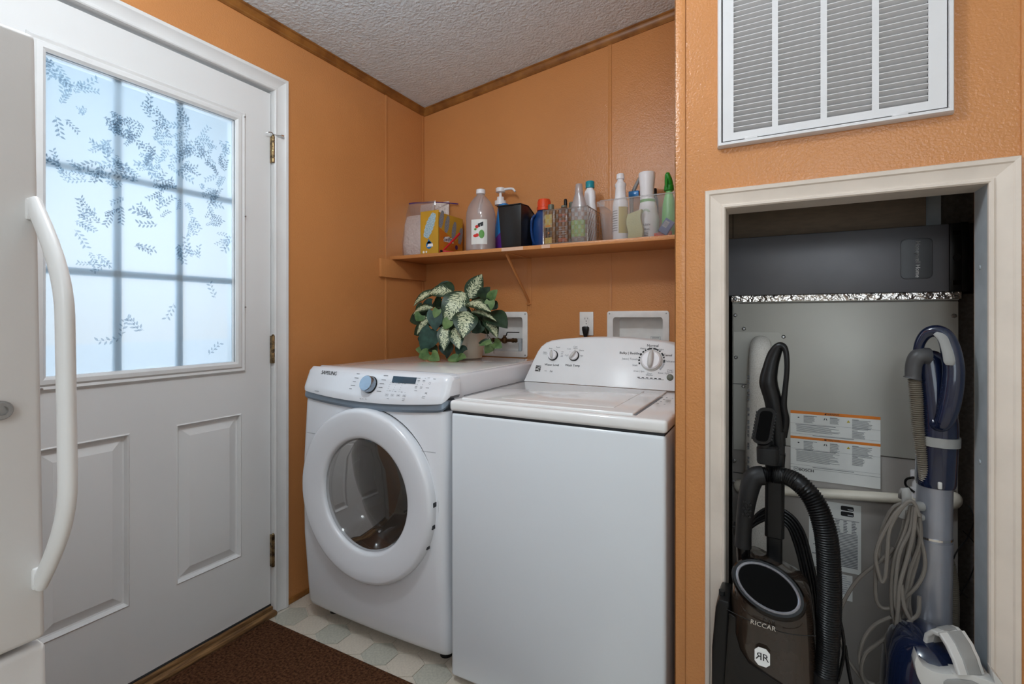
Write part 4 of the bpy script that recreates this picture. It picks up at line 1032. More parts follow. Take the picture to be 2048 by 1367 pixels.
CY = 1.650
t = thing('air_cleaner', 'flat dark grey whole-house air cleaner cabinet mounted above the furnace', 'air cleaner', (1.95, 1.8, 1.27))
cz0 = PY(1899, 582.5, CY).z; cz1 = PY(1452, 478, CY).z; ccx0 = PY(1451.5, 500, CY).x; ccx1 = PY(1899, 500, CY).x; cex = PY(1941, 500, CY).x
MB().box((ccx0, CY, cz0), (ccx1, 2.25, cz1), 0.003).build('cabinet_front', 'cleaner_grey', t)
q = MB().box((ccx1-0.0005, CY-0.004, cz0), (ccx1+0.024, 2.25, cz1+0.001), 0.002); q.box((ccx1+0.02, CY+0.003, cz0-0.0005), (cex, 2.25, cz1+0.003), 0.004); ec = q.build('end_cap', 'black_plastic', t)
q = MB(); m_ = (cz0+cz1)/2; q.lathe((ccx1+0.0135, 0, m_), [(0.0085, CY-0.004), (0.0080, CY-0.006), (0.0066, CY-0.0058), (0.006, CY-0.005)], 20, 'Y'); q.build('knob', 'black_matte', ec)
q = MB()
for z in (cz1-0.025, cz0+0.022): q.box((ccx1+0.006, CY-0.0048, z-0.006), (ccx1+0.021, CY-0.0038, z+0.006))
q.build('latch_slot', 'black_gloss', ec)
MB().box((ccx0-0.002, CY-0.005, cz0+0.035), (ccx0+0.004, CY+0.01, cz1-0.035), 0.001).build('hinge_strip', 'galvanized', t)
a = PY(1801, 500, CY); b_ = PY(1866, 500, CY); ct = PY(1833, 476, CY); cbm = PY(1833, 557.5, CY)
bw, bh = b_.x-a.x, ct.z-cbm.z; bc = ((a.x+b_.x)/2, (ct.z+cbm.z)/2)
q = MB(); q.loft([[V((bc[0]+x*s_, CY-h, bc[1]+z*s_)) for x, z in rrect(bw, bh, 0.012)] for s_, h in ((1.0, 0.0), (0.985, 0.0022), (0.955, 0.0022), (0.945, 0.0012))], cap0=False); bd = q.build('badge', 'cleaner_badge', t)
q = MB(); tx = lambda ox_, oy_: (lambda x, y: V((bc[0]+0.002+y+oy_, CY-0.0020, bc[1]-x+ox_)))
q.text('Honeywell', 0.0135, tx(0.0165, 0.0)); q.text('Honeywell', 0.0135, tx(0.0162, 0.0004)); q.text('Home', 0.0135, tx(-0.0330, 0.0)); q.build('lettering', 'print_white', bd, flat=True)
# duct board plenum above
t = thing('return_plenum', 'brown duct board plenum above the dark air cleaner cabinet', 'duct', (1.95, 1.9, 1.44))
q = MB().box((XR+0.078, CY+0.03, cz1+0.004), (2.155, 2.25, 2.19), 0.002); q.build('board', 'duct_board', t)
q = MB(); p = PY(1466, 440, CY+0.03); q.box((p.x-0.001, CY+0.029, cz1+0.006), (p.x+0.001, CY+0.0305, 1.6)); q.build('seam', 'strip_dark', t)
p = PY(1905, 400, CY+0.06); MB().box((2.158, CY+0.05, cz1+0.004), (2.190, 2.25, 2.19)).build('side_flange', 'galvanized', t)

# ================================================================== PIPES IN THE CLOSET
PYY = 1.643
a = PY(1484, 975, PYY); b_ = PY(1673, 991, PYY); c_ = PY(1836, 999, PYY); d_ = PY(1903, 1003, PYY)
t = thing('drain_pipe', 'cream plastic drain pipe running level across the furnace front', 'pipe', (1.95, PYY, 0.72))
q = MB(); q.cyl(a, d_, 0.0132, seg=20); q.build('pipe', 'pvc', t)
for p, ex in ((a, V((-0.006, 0.006, 0.004))), (d_, V((0.006, 0.006, 0.006)))):
    q = MB(); q.tube([p+V((0.01 if p is a else -0.01, 0, 0)), p, p+ex, V((p.x+ex.x, FY-0.009, p.z+ex.z))], [0.0175, 0.0185, 0.0175, 0.0165], 18, n=5); q.build('elbow', 'pvc', t)
p = PY(1838, 985, PYY)
q = MB(); q.cyl(p, p+V((0, 0, 0.055)), 0.015, seg=18); q.cyl(p+V((0, 0, 0.040)), p+V((0, 0, 0.056)), 0.018, seg=18); q.cyl(p+V((0, 0, -0.012)), p+V((0, 0, 0.012)), 0.018, seg=18); q.build('tee', 'white_plastic', t)
q = MB(); q.tube([p+V((-0.004, -0.014, 0.045)), p+V((-0.026, -0.006, 0.034)), p+V((-0.027, 0, 0.015)), p+V((-0.012, -0.014, 0.004))], 0.003, 8); q.build('clamp', 'black_plastic', t)
IY = 1.595
t = thing('insulated_pipe', 'white mesh-covered vertical pipe at the left of the furnace', 'pipe', (1.757, IY, 0))
pc = PY(1513, 800, IY); top = PY(1519, 690, IY)
q = MB(); q.tube([(pc.x, IY, 0.0), (pc.x, IY, 0.4), (pc.x, IY, 0.8), (top.x-0.001, IY, 1.04), (top.x+0.001, IY+0.006, 1.095), (top.x+0.002, IY+0.030, 1.118), (top.x+0.002, FY-0.008, 1.118)], [0.029, 0.029, 0.029, 0.028, 0.028, 0.028, 0.028], 24, n=5); ip = q.build('sleeve', 'hose_mesh', t)
q = MB(); rr_ = random.Random(4)
z = 1.03
while z > 0.5:
    h = rr_.uniform(0.004, 0.012)
    if rr_.random() < 0.75: q.box((pc.x-0.0285+0.006, IY-0.0262, z), (pc.x-0.0285+0.011, IY-0.0185, z+h*0.7))
    z -= h+0.003
q.build('sleeve_print', 'print_grey', ip)
q = MB(); q.tube([PY(1938, 1010, 1.68), PY(1948, 1040, 1.66), PY(1935, 1075, 1.66), PY(1912, 1105, 1.64), PY(1903, 1140, 1.645), PY(1914, 1170, 1.64), PY(1935, 1195, 1.66)], 0.0016, 6)
q.tube([PY(1925, 1060, 1.66), PY(1950, 1090, 1.66), PY(1946, 1140, 1.66), PY(1920, 1190, 1.66)], 0.0014, 6)
o = q.build('thermostat_wire', 'black_plastic'); tag(o, 'thin black low voltage wire hanging right of the furnace', 'wire')
# ================================================================== PLANT ON THE DRYER
PC = PZ(934, 716, 1.004); py = PC.y+0.02; px = PC.x
t = thing('potted_plant', 'artificial plant with large cream-splashed leaves and ivy in a cream pot on the dryer', 'plant', (px, py, 1.004))
s = sc(934, py)
ptop = PY(934, 664, py).z
q = MB(); q.lathe((px, py, 0), [(23*s, 1.004), (25*s, 1.006), (28*s, 1.04), (31*s, 1.08), (32.5*s, ptop-0.010), (33.5*s, ptop-0.004), (33*s, ptop), (30.5*s, ptop), (30*s, ptop-0.02)], 36, cap1=False)
for k_ in range(6): pass
pot = q.build('pot', 'pot_cream', t)
q = MB(); q.lathe((px, py, 0), [(30*s, ptop-0.018), (18*s, ptop-0.010), (0.001, ptop-0.008)], 24); q.build('soil', 'soil', t)
def leaf(base, tip, w, normal, curl, mm, name='leaf', heart=False, fold=0.25, nu=9, nv=4, wav=0.0):
    base = V(base); tip = V(tip); d = tip-base; Lg = d.length; d.normalize(); n = V(normal); n = (n-d*n.dot(d)).normalized(); s_ = d.cross(n).normalized()
    bm = bmesh.new(); uvl = bm.loops.layers.uv.new('UVMap'); grid = []; uvs = {}
    for i in range(nu+1):
        u = i/nu
        if heart: wd = (math.sin(PI*min(1, (u*0.92+0.08))**0.62))**0.8*w/2 if u < 1 else 0
        else: wd = (math.sin(PI*(u*0.97+0.03)**0.80))**0.85*w/2 if u < 1 else 0
        row_ = []
        for j in range(-nv, nv+1):
            v_ = j/nv
            back = -0.16*w*abs(v_)**2*(1-u)**3 if heart else 0
            p = base+d*(Lg*u+back)+s_*(wd*v_)+n*(curl*math.sin(PI*u)*Lg+fold*wd*abs(v_)*0.8-fold*wd*0.5*v_*v_+wav*w*math.sin(u*9+v_*2)*abs(v_))
            p.z = max(p.z, 1.0050); x = bm.verts.new(p); uvs[x] = (u, (v_+1)/2); row_.append(x)
        grid.append(row_)
    for i in range(nu):
        for j in range(2*nv):
            f = bm.faces.new([grid[i][j], grid[i][j+1], grid[i+1][j+1], grid[i+1][j]])
            for l in f.loops: l[uvl].uv = uvs[l.vert]
    me = bpy.data.meshes.new(name); me.transform(Matrix.Identity(4)); bm.to_mesh(me); bm.free(); me.materials.append(MATS[mm])
    me.polygons.foreach_set('use_smooth', [True]*len(me.polygons))
    me.transform(Matrix.Translation(-world_loc(t)))
    o = bpy.data.objects.new(name, me); COL.objects.link(o); o.parent = t
    return o
ZX = lambda X, Y: (810+X*0.13896, 540+Y*0.13896)
def LP(X, Y, y): u, v = ZX(X, Y); return PY(u, v, y)
cp_ = CAM-V((px, py, 1.1)); cp_.normalize()
big = [  # base, tip (crop pixels), width px, plane y base/tip, curl, normal offset, material
 ((905, 400), (1110, 55), 215, 1.93, 1.93, -0.06, (0.05, 0, 0.1), 'leaf_variegated'),
 ((850, 320), (575, 775), 330, 1.88, 1.80, 0.14, (0, 0, 0.5), 'leaf_variegated'),
 ((690, 330), (330, 350), 190, 1.90, 1.86, 0.20, (0, 0, 0.6), 'leaf_variegated'),
 ((470, 300), (120, 520), 130, 1.89, 1.86, 0.16, (-0.2, 0, 0.6), 'leaf_variegated'),
 ((890, 590), (835, 975), 300, 1.83, 1.76, 0.14, (0, 0, 0.3), 'leaf_variegated'),
 ((890, 480), (1240, 605), 190, 1.86, 1.82, 0.12, (0.1, 0, 0.8), 'leaf_variegated'),
 ((950, 600), (1320, 740), 110, 1.84, 1.84, 0.14, (0.2, 0, 1.2), 'leaf_variegated'),
 ((580, 790), (560, 1160), 180, 1.80, 1.77, 0.10, (-0.1, 0, 0.2), 'leaf_variegated'),
 ((720, 830), (780, 1140), 190, 1.82, 1.77, 0.10, (0, 0, 0.2), 'leaf_variegated'),
 ((400, 540), (115, 640), 150, 1.88, 1.85, 0.18, (-0.3, 0, 0.9), 'leaf_variegated'),
 ((400, 640), (170, 930), 150, 1.87, 1.84, 0.10, (-0.5, 0, 0.4), 'leaf_variegated'),
 ((700, 300), (450, 250), 190, 1.96, 1.97, 0.16, (0, 0, 0.8), 'leaf_dark'),
 ((1180, 620), (1475, 840), 260, 1.90, 1.86, 0.10, (0.2, 0, 0.5), 'leaf_dark'),
 ((1150, 650), (1330, 980), 170, 1.88, 1.86, 0.12, (0.3, 0, 0.5), 'leaf_variegated'),
 ((960, 420), (1180, 330), 180, 1.98, 1.98, 0.1, (0, 0, 0.6), 'leaf_dark'),
 ((700, 640), (450, 560), 160, 1.90, 1.92, 0.1, (0, 0, 0.6), 'leaf_dark'),
 ((1000, 640), (1180, 880), 200, 1.93, 1.92, 0.05, (0, 0, 0.3), 'leaf_dark'),
 ((720, 700), (640, 1060), 200, 1.90, 1.86, 0.05, (0, 0, 0.3), 'leaf_dark'),
 ((640, 560), (330, 800), 220, 1.93, 1.92, 0.05, (0, 0, 0.3), 'leaf_dark'),
 ((1000, 480), (1330, 560), 200, 1.95, 1.95, 0.1, (0, 0, 0.5), 'leaf_dark'),
]
for b0, t0, w, y0, y1, cu, no, mm in big:
    y0 += 0.02; y1 += 0.02
    leaf(LP(*b0, y0), LP(*t0, y1), 1.22*w*0.13896*sc(910, (y0+y1)/2), cp_+V(no), cu, mm)
ivy = [  # base -> tip, width, y, material
 ((430, 590), (440, 880), 210, 1.80, 'leaf_blue'), ((400, 860), (240, 1170), 270, 1.81, 'leaf_blue'), ((310, 800), (130, 930), 200, 1.88, 'leaf_dark'),
 ((640, 720), (560, 850), 150, 1.79, 'leaf_light'), ((1215, 420), (1335, 280), 135, 1.88, 'leaf_light'), ((1090, 400), (1230, 240), 170, 1.92, 'leaf_dark'),
 ((1225, 440), (1205, 610), 130, 1.85, 'leaf_light'), ((1260, 480), (1340, 545), 110, 1.90, 'leaf_dark'), ((1100, 790), (960, 900), 160, 1.86, 'leaf_dark'),
 ((380, 1110), (470, 1190), 130, 1.84, 'leaf_dark'), ((290, 1150), (150, 1140), 110, 1.82, 'leaf_light'), ((340, 1190), (195, 1255), 150, 1.80, 'leaf_light'),
 ((380, 1215), (500, 1370), 160, 1.78, 'leaf_light'), ((760, 1270), (610, 1290), 130, 1.80, 'leaf_light'), ((770, 1250), (885, 1260), 120, 1.80, 'leaf_light'),
 ((840, 1180), (720, 1100), 160, 1.83, 'leaf_blue'), ((640, 1060), (600, 1320), 110, 1.86, 'leaf_dark'), ((540, 1080), (570, 1220), 110, 1.88, 'leaf_blue'),
 ((1200, 1030), (1055, 1050), 90, 1.88, 'leaf_dark'), ((1250, 1060), (1150, 1200), 130, 1.90, 'leaf_light'), ((1280, 1040), (1400, 1120), 130, 1.90, 'leaf_light'),
 ((1240, 1020), (1060, 1085), 60, 1.86, 'leaf_light'), ((470, 560), (420, 690), 110, 1.80, 'leaf_light'), ((230, 640), (160, 730), 150, 1.84, 'leaf_light'),
 ((520, 330), (380, 270), 130, 1.95, 'leaf_dark'), ((640, 220), (480, 205), 110, 1.98, 'leaf_blue'), ((900, 620), (980, 740), 120, 1.88, 'leaf_dark'),
 ((330, 1010), (200, 1060), 140, 1.86, 'leaf_dark'), ((460, 880), (380, 1060), 170, 1.86, 'leaf_blue'), ((1190, 760), (1280, 900), 120, 1.87, 'leaf_dark'),
]
rv = random.Random(5); n_ = 0
while n_ < 22:
    X_, Y_ = rv.uniform(170, 1220), rv.uniform(300, 1120)
    if ((X_-650)/520)**2+((Y_-700)/430)**2 > 1 or (X_ > 740 and Y_ > 820) or (X_ > 1100 and Y_ > 700): continue
    a_ = rv.uniform(0.2, PI-0.2); L_ = rv.uniform(150, 230)
    ivy.append(((X_, Y_), (X_+L_*math.cos(a_)*0.7, Y_+L_*math.sin(a_)*0.7), rv.uniform(130, 190), rv.uniform(1.90, 1.96), rv.choice(['leaf_dark', 'leaf_dark', 'leaf_blue']))); n_ += 1
rv = random.Random(11)
for b0, t0, w, y0, mm in ivy:
    y0 += 0.02
    a = LP(*b0, y0); b_ = LP(*t0, y0-0.01)
    for p in (a, b_): p.z = max(p.z, 1.010)
    leaf(a, b_, 1.15*w*0.13896*sc(910, y0), cp_+V((rv.uniform(-.3, .3), 0, rv.uniform(0, .6))), 0.06, mm, 'ivy_leaf', heart=True, fold=0.3, nu=7, nv=3)
q = MB(); C0 = V((px, py, ptop-0.01))
for (X, Y), y, zz in (((905, 420), 1.95, .05), ((850, 330), 1.90, .06), ((690, 330), 1.92, .06), ((890, 590), 1.85, .05), ((900, 480), 1.88, .05), ((580, 790), 1.84, .06), ((720, 830), 1.84, .05), ((400, 560), 1.90, .06), ((1180, 630), 1.92, .05), ((430, 590), 1.86, .06), ((400, 860), 1.86, .05), ((1090, 400), 1.94, .04)):
    e_ = LP(X, Y, y); m_ = (C0+e_)/2+V((0, 0, zz)); q.tube([C0, m_, e_], [0.0022, 0.002, 0.0014], 6, n=6)
for pts, y in ((((960, 560), (1130, 760), (1170, 900), (1260, 1030), (1280, 1200)), 1.90), (((1130, 760), (1200, 980), (1210, 1040)), 1.90), (((430, 1080), (350, 1150), (340, 1200), (370, 1230)), 1.83), (((700, 1080), (690, 1220), (770, 1260)), 1.83)):
    q.tube([LP(X, Y, y+0.02) for X, Y in pts], 0.0013, 6, n=5)
q.build('stem', 'stem', t)

# ================================================================== THINGS ON THE SHELF
SZ0 = SZ+0.0006
G1 = None
def wrap(mb, c, rx, ry, n, z0, z1, a0, a1, off=0.0008, m_=10):
    rows = []
    for z in (z0, z1):
        r_ = []
        for i in range(m_+1):
            a = a0+(a1-a0)*i/m_
            x = math.copysign(abs(math.cos(a))**(2/n), math.cos(a))*(rx+off); y = math.copysign(abs(math.sin(a))**(2/n), math.sin(a))*(ry+off)
            r_.append(mb.bm.verts.new((c[0]+x, c[1]+y, z)))
        rows.append(r_)
    for i in range(m_): mb._f([rows[0][i], rows[0][i+1], rows[1][i+1], rows[1][i]])
def bottle(parent, name, mm, c, prof, n=2.0, seg=28, cap1=True):
    """prof rows: (z above base, rx, ry)"""
    q = MB(); q.loft([ringpts((c[0], c[1], c[2]+z), rx, ry, n, seg) for z, rx, ry in prof], True, cap1); return q.build(name, mm, parent, sharp=40)
# --- zip bag
y = 2.14; c0 = PY(838, 500, y); w = PY(872, 500, y).x-PY(797, 500, y).x
ztop = PY(830, 404, y).z; zs_ = PY(830, 428, y).z
t = thing('zip_bag', 'clear zip bag of white cotton with a purple zip, at the left shelf end', 'bag', (c0.x, y, SZ0))
x0 = PY(805, 500, y).x; x1 = PY(841, 460, 2.03).x-0.004; xt0 = PY(795, 404, y).x; xt1 = x1
def pill(x0, x1, y, z, th, wv=0.0, seg=24, ph=0.0):
    out = []
    for i in range(seg):
        a = 2*PI*i/seg; xx = math.cos(a); yy = math.sin(a)
        out.append(V(((x0+x1)/2+(x1-x0)/2*math.copysign(abs(xx)**0.7, xx), y+th*math.copysign(abs(yy)**0.8, yy)+wv*math.sin(a*5+ph), z)))
    return out
H = ztop-SZ0
q = MB(); q.loft([pill(x0+(xt0-x0)*f-dx_, x1+(xt1-x1)*f, y+0.02*f, SZ0+H*f, th, wv, ph=f*9) for f, th, wv, dx_ in ((0.0, .030, .001, 0), (0.03, .040, .002, .003), (0.15, .046, .003, .004), (0.3, .045, .004, .006), (0.5, .040, .004, .004), (0.65, .032, .004, .004), (0.8, .020, .003, .002), (0.92, .008, .002, 0), (1.0, .0015, 0, 0))], True, True)
q.build('bag_film', 'bag_clear', t)
q = MB(); H2 = zs_-SZ0-0.01
q.loft([pill(x0+0.008, x1-0.006, y+0.008*f, SZ0+0.002+H2*f, th, 0.0035, ph=f*13) for f, th in ((0.0, .022), (0.08, .035), (0.3, .038), (0.55, .034), (0.8, .024), (1.0, .008))]); q.build('cotton', 'cotton', t)
q = MB(); q.tube([(xt0, y+0.018, ztop-0.004), ((xt0*2+xt1)/3, y+0.020, ztop+0.001), ((xt0+2*xt1)/3, y+0.022, ztop-0.003), (xt1, y+0.024, ztop-0.010)], 0.0045, 8, n=6, ref=(0, 1, 0), flat=0.3)
q.tube([(xt1-0.03, y+0.03, ztop-0.003), (xt1+0.02, 2.262, ztop+0.004), (xt1+0.075, 2.268, ztop-0.006)], 0.003, 8, n=5, ref=(0, 1, 0), flat=0.3); q.build('zip_seal', 'zip_purple', t)
q = MB(); xr = PY(885, 425, y+0.05).x
q.loft([pill(xt0+0.03, xr-0.012+0.0*f, 2.268, SZ0+0.002+(PY(870, 407, 2.268).z-SZ0)*f, th, 0.002, ph=f*7) for f, th in ((0.0, .010), (0.1, .014), (0.5, .015), (0.8, .015), (0.93, .012), (1.0, .005))]); q.build('cotton', 'cotton', t)
# --- duster carton
bx0 = PY(841, 460, 2.03).x; bx1 = PY(877.5, 460, 2.03).x; by1 = 2.245; bh_ = PY(877.5, 419, 2.03).z-SZ0
t = thing('duster_carton', 'open yellow and orange carton with pictures of feathery dusters', 'box', ((bx0+bx1)/2, 2.13, SZ0))
q = MB(); T_ = 0.0012
for lo, hi in (((bx0, 2.03, SZ0), (bx1, 2.03+T_, SZ0+bh_)), ((bx0, by1-T_, SZ0), (bx1, by1, SZ0+bh_*0.93)), ((bx0, 2.03, SZ0), (bx0+T_, by1, SZ0+bh_*0.96)), ((bx1-T_, 2.03, SZ0), (bx1, by1, SZ0+bh_*0.95)), ((bx0, 2.03, SZ0), (bx1, by1, SZ0+T_)), ((bx0+0.01, 2.09, SZ0+bh_*0.945), (bx1-T_, by1, SZ0+bh_*0.95))): q.box(lo, hi)
q.build('carton', 'gold_box', t, flat=True)
fr = plane((bx0, 2.03, SZ0), (1, 0, 0), (0, 0, 1), 0.0); BW = bx1-bx0; BD = by1-2.03
sd = plane((bx1, 2.03, SZ0), (0, 1, 0), (0, 0, 1), 0.0)
def duster(mb, f, cx, cy, Lg, w, ang, d):
    dv = (math.cos(ang), math.sin(ang)); nv_ = (-dv[1], dv[0]); pts = []
    N_ = 13; rr2 = random.Random(int(cx*1000))
    for sgn in (1, -1):
        seq = range(N_) if sgn == 1 else range(N_-1, -1, -1)
        for i in seq:
            u = i/(N_-1); ww = w*(math.sin(PI*(0.12+0.80*u))**0.6)*(1.0 if i % 2 else 0.86)*sgn
            pts.append(f(cx+dv[0]*Lg*(u-.5)+nv_[0]*ww, cy+dv[1]*Lg*(u-.5)+nv_[1]*ww, d))
    mb.quad(*pts)
q = MB(); q.quad(*[sd(x, z, 0.0004) for x, z in ((0.001, 0.001), (BD-.001, 0.001), (BD-.001, bh_*0.62), (BD*0.7, bh_*0.36), (0.001, bh_*0.60))]); q.build('orange_print', 'box_orange', t, flat=True)
q = MB(); duster(q, fr, BW*0.52, bh_*0.66, bh_*0.60, BW*0.24, 1.15, 0.0005); dp = q.build('duster_print', 'box_blue', t, flat=True)
q = MB()
for cx, cy in ((0.05, .80), (0.33, .72), (0.62, .62), (0.90, .52)):
    duster(q, sd, max(BD*cx, 0.022), bh_*cy, bh_*0.42, BD*0.09, 1.30, 0.0006)
q.build('duster_print', 'box_slate', t, flat=True)
q = MB()
def disc(mb, f, cx, cy, r, d, n=14, sy=1.0): mb.quad(*[f(cx+r*math.cos(2*PI*i/n), cy+r*sy*math.sin(2*PI*i/n), d) for i in range(n)])
disc(q, fr, BW*0.48, bh_*0.21, BW*0.17, 0.0007); q.quad(fr(BW*.36, bh_*.24, .0007), fr(BW*.60, bh_*.24, .0007), fr(BW*.45, bh_*.36, .0007)); q.build('drop_print', 'cleaner_blue', t, flat=True)
q = MB(); q.quad(fr(BW*.36, bh_*.17, .0009), fr(BW*.70, bh_*.17, .0009), fr(BW*.68, bh_*.24, .0009), fr(BW*.44, bh_*.24, .0009)); disc(q, fr, BW*.18, bh_*.055, BW*.055, .0008); disc(q, fr, BW*.33, bh_*.055, BW*.045, .0008)
q.quad(sd(BD*.18, bh_*.30, .0008), sd(BD*.60, bh_*.30, .0008), sd(BD*.56, bh_*.40, .0008), sd(BD*.40, bh_*.44, .0008), sd(BD*.20, bh_*.40, .0008)); q.build('white_print', 'print_white', t, flat=True)
q = MB(); q.text('Swiffer', BD*0.15, lambda x, y: sd(BD*.385+x, bh_*.365+y+x*0.1, .0011)); q.text('Swiffer', BD*0.15, lambda x, y: sd(BD*.39+x, bh_*.365+y+x*0.1, .0011))
disc(q, sd, BD*.72, bh_*.22, BD*.06, .0009); q.build('lettering', 'zip_purple', t, flat=True)
# --- red tool lying against the carton
def SP(u, v, y): return PY(u, v, y)
yy_ = 2.012
a = V((bx1+0.014, 2.02, SZ0+0.010)); 
p_tip = SP(919, 467, 2.16); p_piv = SP(885, 498, 2.035); p_end = SP(906, 500.5, 2.07)
p_piv.z = SZ0+0.010; p_end.z = SZ0+0.006
t = thing('red_tongs', 'small red-handled hand tool leaning against the yellow carton', 'hand tool', (p_piv.x, p_piv.y, SZ0))
q = MB(); q.tube([p_piv, p_piv.lerp(p_tip, 0.5), p_tip], [0.0040, 0.0055, 0.0062], 10, n=5); q.tube([p_piv, p_piv.lerp(p_end, .5)+V((0, -.004, 0)), p_end], [0.0045, 0.0055, 0.005], 10, n=5)
q.tube([p_piv+V((-0.014, -0.004, 0.0)), p_piv], [0.005, 0.0052], 10, smooth=False); q.build('handles', 'red_plastic', t)
q = MB(); q.tube([p_piv+V((-0.001, -0.004, 0)), p_piv+V((-0.001, -0.012, 0))], [0.006, 0.006], 12, smooth=False); q.build('pivot', 'black_plastic', t)
# --- vinegar jug
y = 2.105; s = sc(961, y); c = PY(961.5, 497, y); hz_ = PY(961, 379, y).z-SZ0
t = thing('clear_jug', 'large clear plastic jug with a white cap and a vegetable-picture label', 'jug', (c.x, y, SZ0))
jr = 28.5*s
jc = (c.x, y, SZ0)
bottle(t, 'jug_body', 'jug_clear', jc, [(0, jr*.86, jr*.86), (.008, jr, jr*.96), (hz_*.22, jr, jr*.97), (hz_*.23, jr*.985, jr*.95), (hz_*.50, jr*.985, jr*.95), (hz_*.51, jr, jr*.97), (hz_*.62, jr*.97, jr*.93), (hz_*.72, jr*.86, jr*.80), (hz_*.80, jr*.68, jr*.62), (hz_*.87, jr*.42, jr*.40), (hz_*.90, jr*.28, jr*.28), (hz_*.93, jr*.27, jr*.27)], 2.4, cap1=False)
q = MB(); q.tube([(c.x+jr*.30, y-jr*.30, SZ0+hz_*.86), (c.x+jr*.36, y-jr*.55, SZ0+hz_*.78), (c.x+jr*.34, y-jr*.72, SZ0+hz_*.66), (c.x+jr*.32, y-jr*.80, SZ0+hz_*.56)], [jr*.10, jr*.13, jr*.13, jr*.10], 12); q.build('grip', 'jug_clear', t)
bottle(t, 'liquid', 'jug_clear', jc, [(.004, jr*.9, jr*.86), (.01, jr*.96, jr*.92), (hz_*.235, jr*.96, jr*.92)], 2.4)
bottle(t, 'cap', 'white_plastic', (c.x, y, SZ0+hz_*.925), [(0, jr*.31, jr*.31), (.001, jr*.33, jr*.33), (hz_*.068, jr*.32, jr*.32), (hz_*.075, jr*.28, jr*.28)], 2)
lb0, lb1 = PY(961, 487, y-jr).z, PY(961, 437, y-jr).z
q = MB(); wrap(q, (c.x, y), jr, jr*.96, 2.4, lb0, lb1, -PI/2-0.10, -PI/2+1.0, 0.0012); lab = q.build('label', 'paper_white', t)
def lf(x, z, d=0.0016):
    a = -PI/2-0.06+x/jr; ca, sa = math.cos(a), math.sin(a)
    return V((c.x+math.copysign(abs(ca)**(2/2.4), ca)*(jr+d), y+math.copysign(abs(sa)**(2/2.4), sa)*(jr*.96+d), lb0+z))
lh = lb1-lb0
q = MB(); disc(q, lf, 0.014, lh*.34, .0095, .0026, sy=0.85); disc(q, lf, 0.021, lh*.36, .0085, .0025); disc(q, lf, 0.020, lh*.70, .008, .0026); q.build('tomato_print', 'print_red', lab, flat=True)
q = MB(); disc(q, lf, 0.044, lh*.40, .015, .0019, sy=1.4); disc(q, lf, 0.013, lh*.60, .0055, .0021); q.build('green_print', 'print_green', lab, flat=True)
q = MB(); q.quad(*[lf(a_, b2, .0026) for a_, b2 in ((.023, lh*.66), (.052, lh*.74), (.052, lh*.90), (.025, lh*.82))]); q.build('name_band', 'print_black', lab, flat=True)
# --- pump bottle
y = 2.225; s = sc(1003, y); c = PY(1007, 495, y); hz_ = PY(1002, 409, y).z-SZ0
t = thing('pump_bottle', 'blue and purple bottle with a tall white pump, behind the black bin', 'bottle', (c.x, y, SZ0))
bw_ = 19*s
pr = [(0, bw_*.95, .030), (.01, bw_, .034), (hz_*.35, bw_, .034), (hz_*.6, bw_*.86, .031), (hz_*.8, bw_*.66, .028), (hz_*.95, bw_*.56, .024), (hz_, bw_*.5, .022)]
bottle(t, 'body', 'cleaner_blue', (c.x, y, SZ0), pr, 2.6)
q = MB(); q.loft([ringpts((c.x, y, SZ0+z), rx+.0008, ry+.0008, 2.6, 28, tilt=(0.0 if z < .02 else 0.9)) for z, rx, ry in [(0.001, bw_*.95, .030), (.01, bw_, .034), (hz_*.30, bw_, .034), (hz_*.42, bw_*.97, .0335)]]); q.build('purple_print', 'cleaner_purple', t)
cx, cz_ = PY(1001, 400, y).x, SZ0+hz_
q = MB(); q.lathe((cx, y, 0), [(11.5*s, cz_-0.003), (11.5*s, cz_+7*s), (7.5*s, cz_+8*s), (7*s, cz_+15*s), (3*s, cz_+16*s), (2.8*s, cz_+24*s)], 24)
q.lathe((cx, y, 0), [(7*s, cz_+24*s), (9.5*s, cz_+25*s), (9.5*s, cz_+32*s), (8*s, cz_+33.5*s)], 24)
q.tube([(cx+6*s, y, cz_+29.5*s), (cx+20*s, y, cz_+29.5*s), (cx+29*s, y-0.004, cz_+27.5*s), (cx+34.5*s, y-0.006, cz_+21.5*s)], [2.8*s, 2.5*s, 2.3*s, 2.0*s], 10); q.build('pump', 'white_plastic', t)
# --- black bin
yf = 2.03; bx0 = PY(996, 440, yf).x; bx1 = PY(1042, 440, yf).x; zt_ = PY(1042, 407, yf).z; yb_ = 2.225
t = thing('black_bin', 'black plastic open-front bin with a sloping rim in the middle of the shelf', 'bin', ((bx0+bx1)/2, 2.12, SZ0))
q = MB(); ins = 0.013
b_ring = [V((bx0+ins, yf+.012, SZ0)), V((bx1-.006, yf+.012, SZ0)), V((bx1-.006, yb_-.01, SZ0)), V((bx0+ins, yb_-.01, SZ0))]
t_ring = [V((bx0, yf, zt_)), V((bx1, yf, zt_)), V((bx1, yb_, zt_-.055)), V((bx0, yb_, zt_-.055))]
def mid_ring(z): f = (z-SZ0)/(zt_-SZ0); return [a_.lerp(b2, f) for a_, b2 in zip(b_ring, t_ring)]
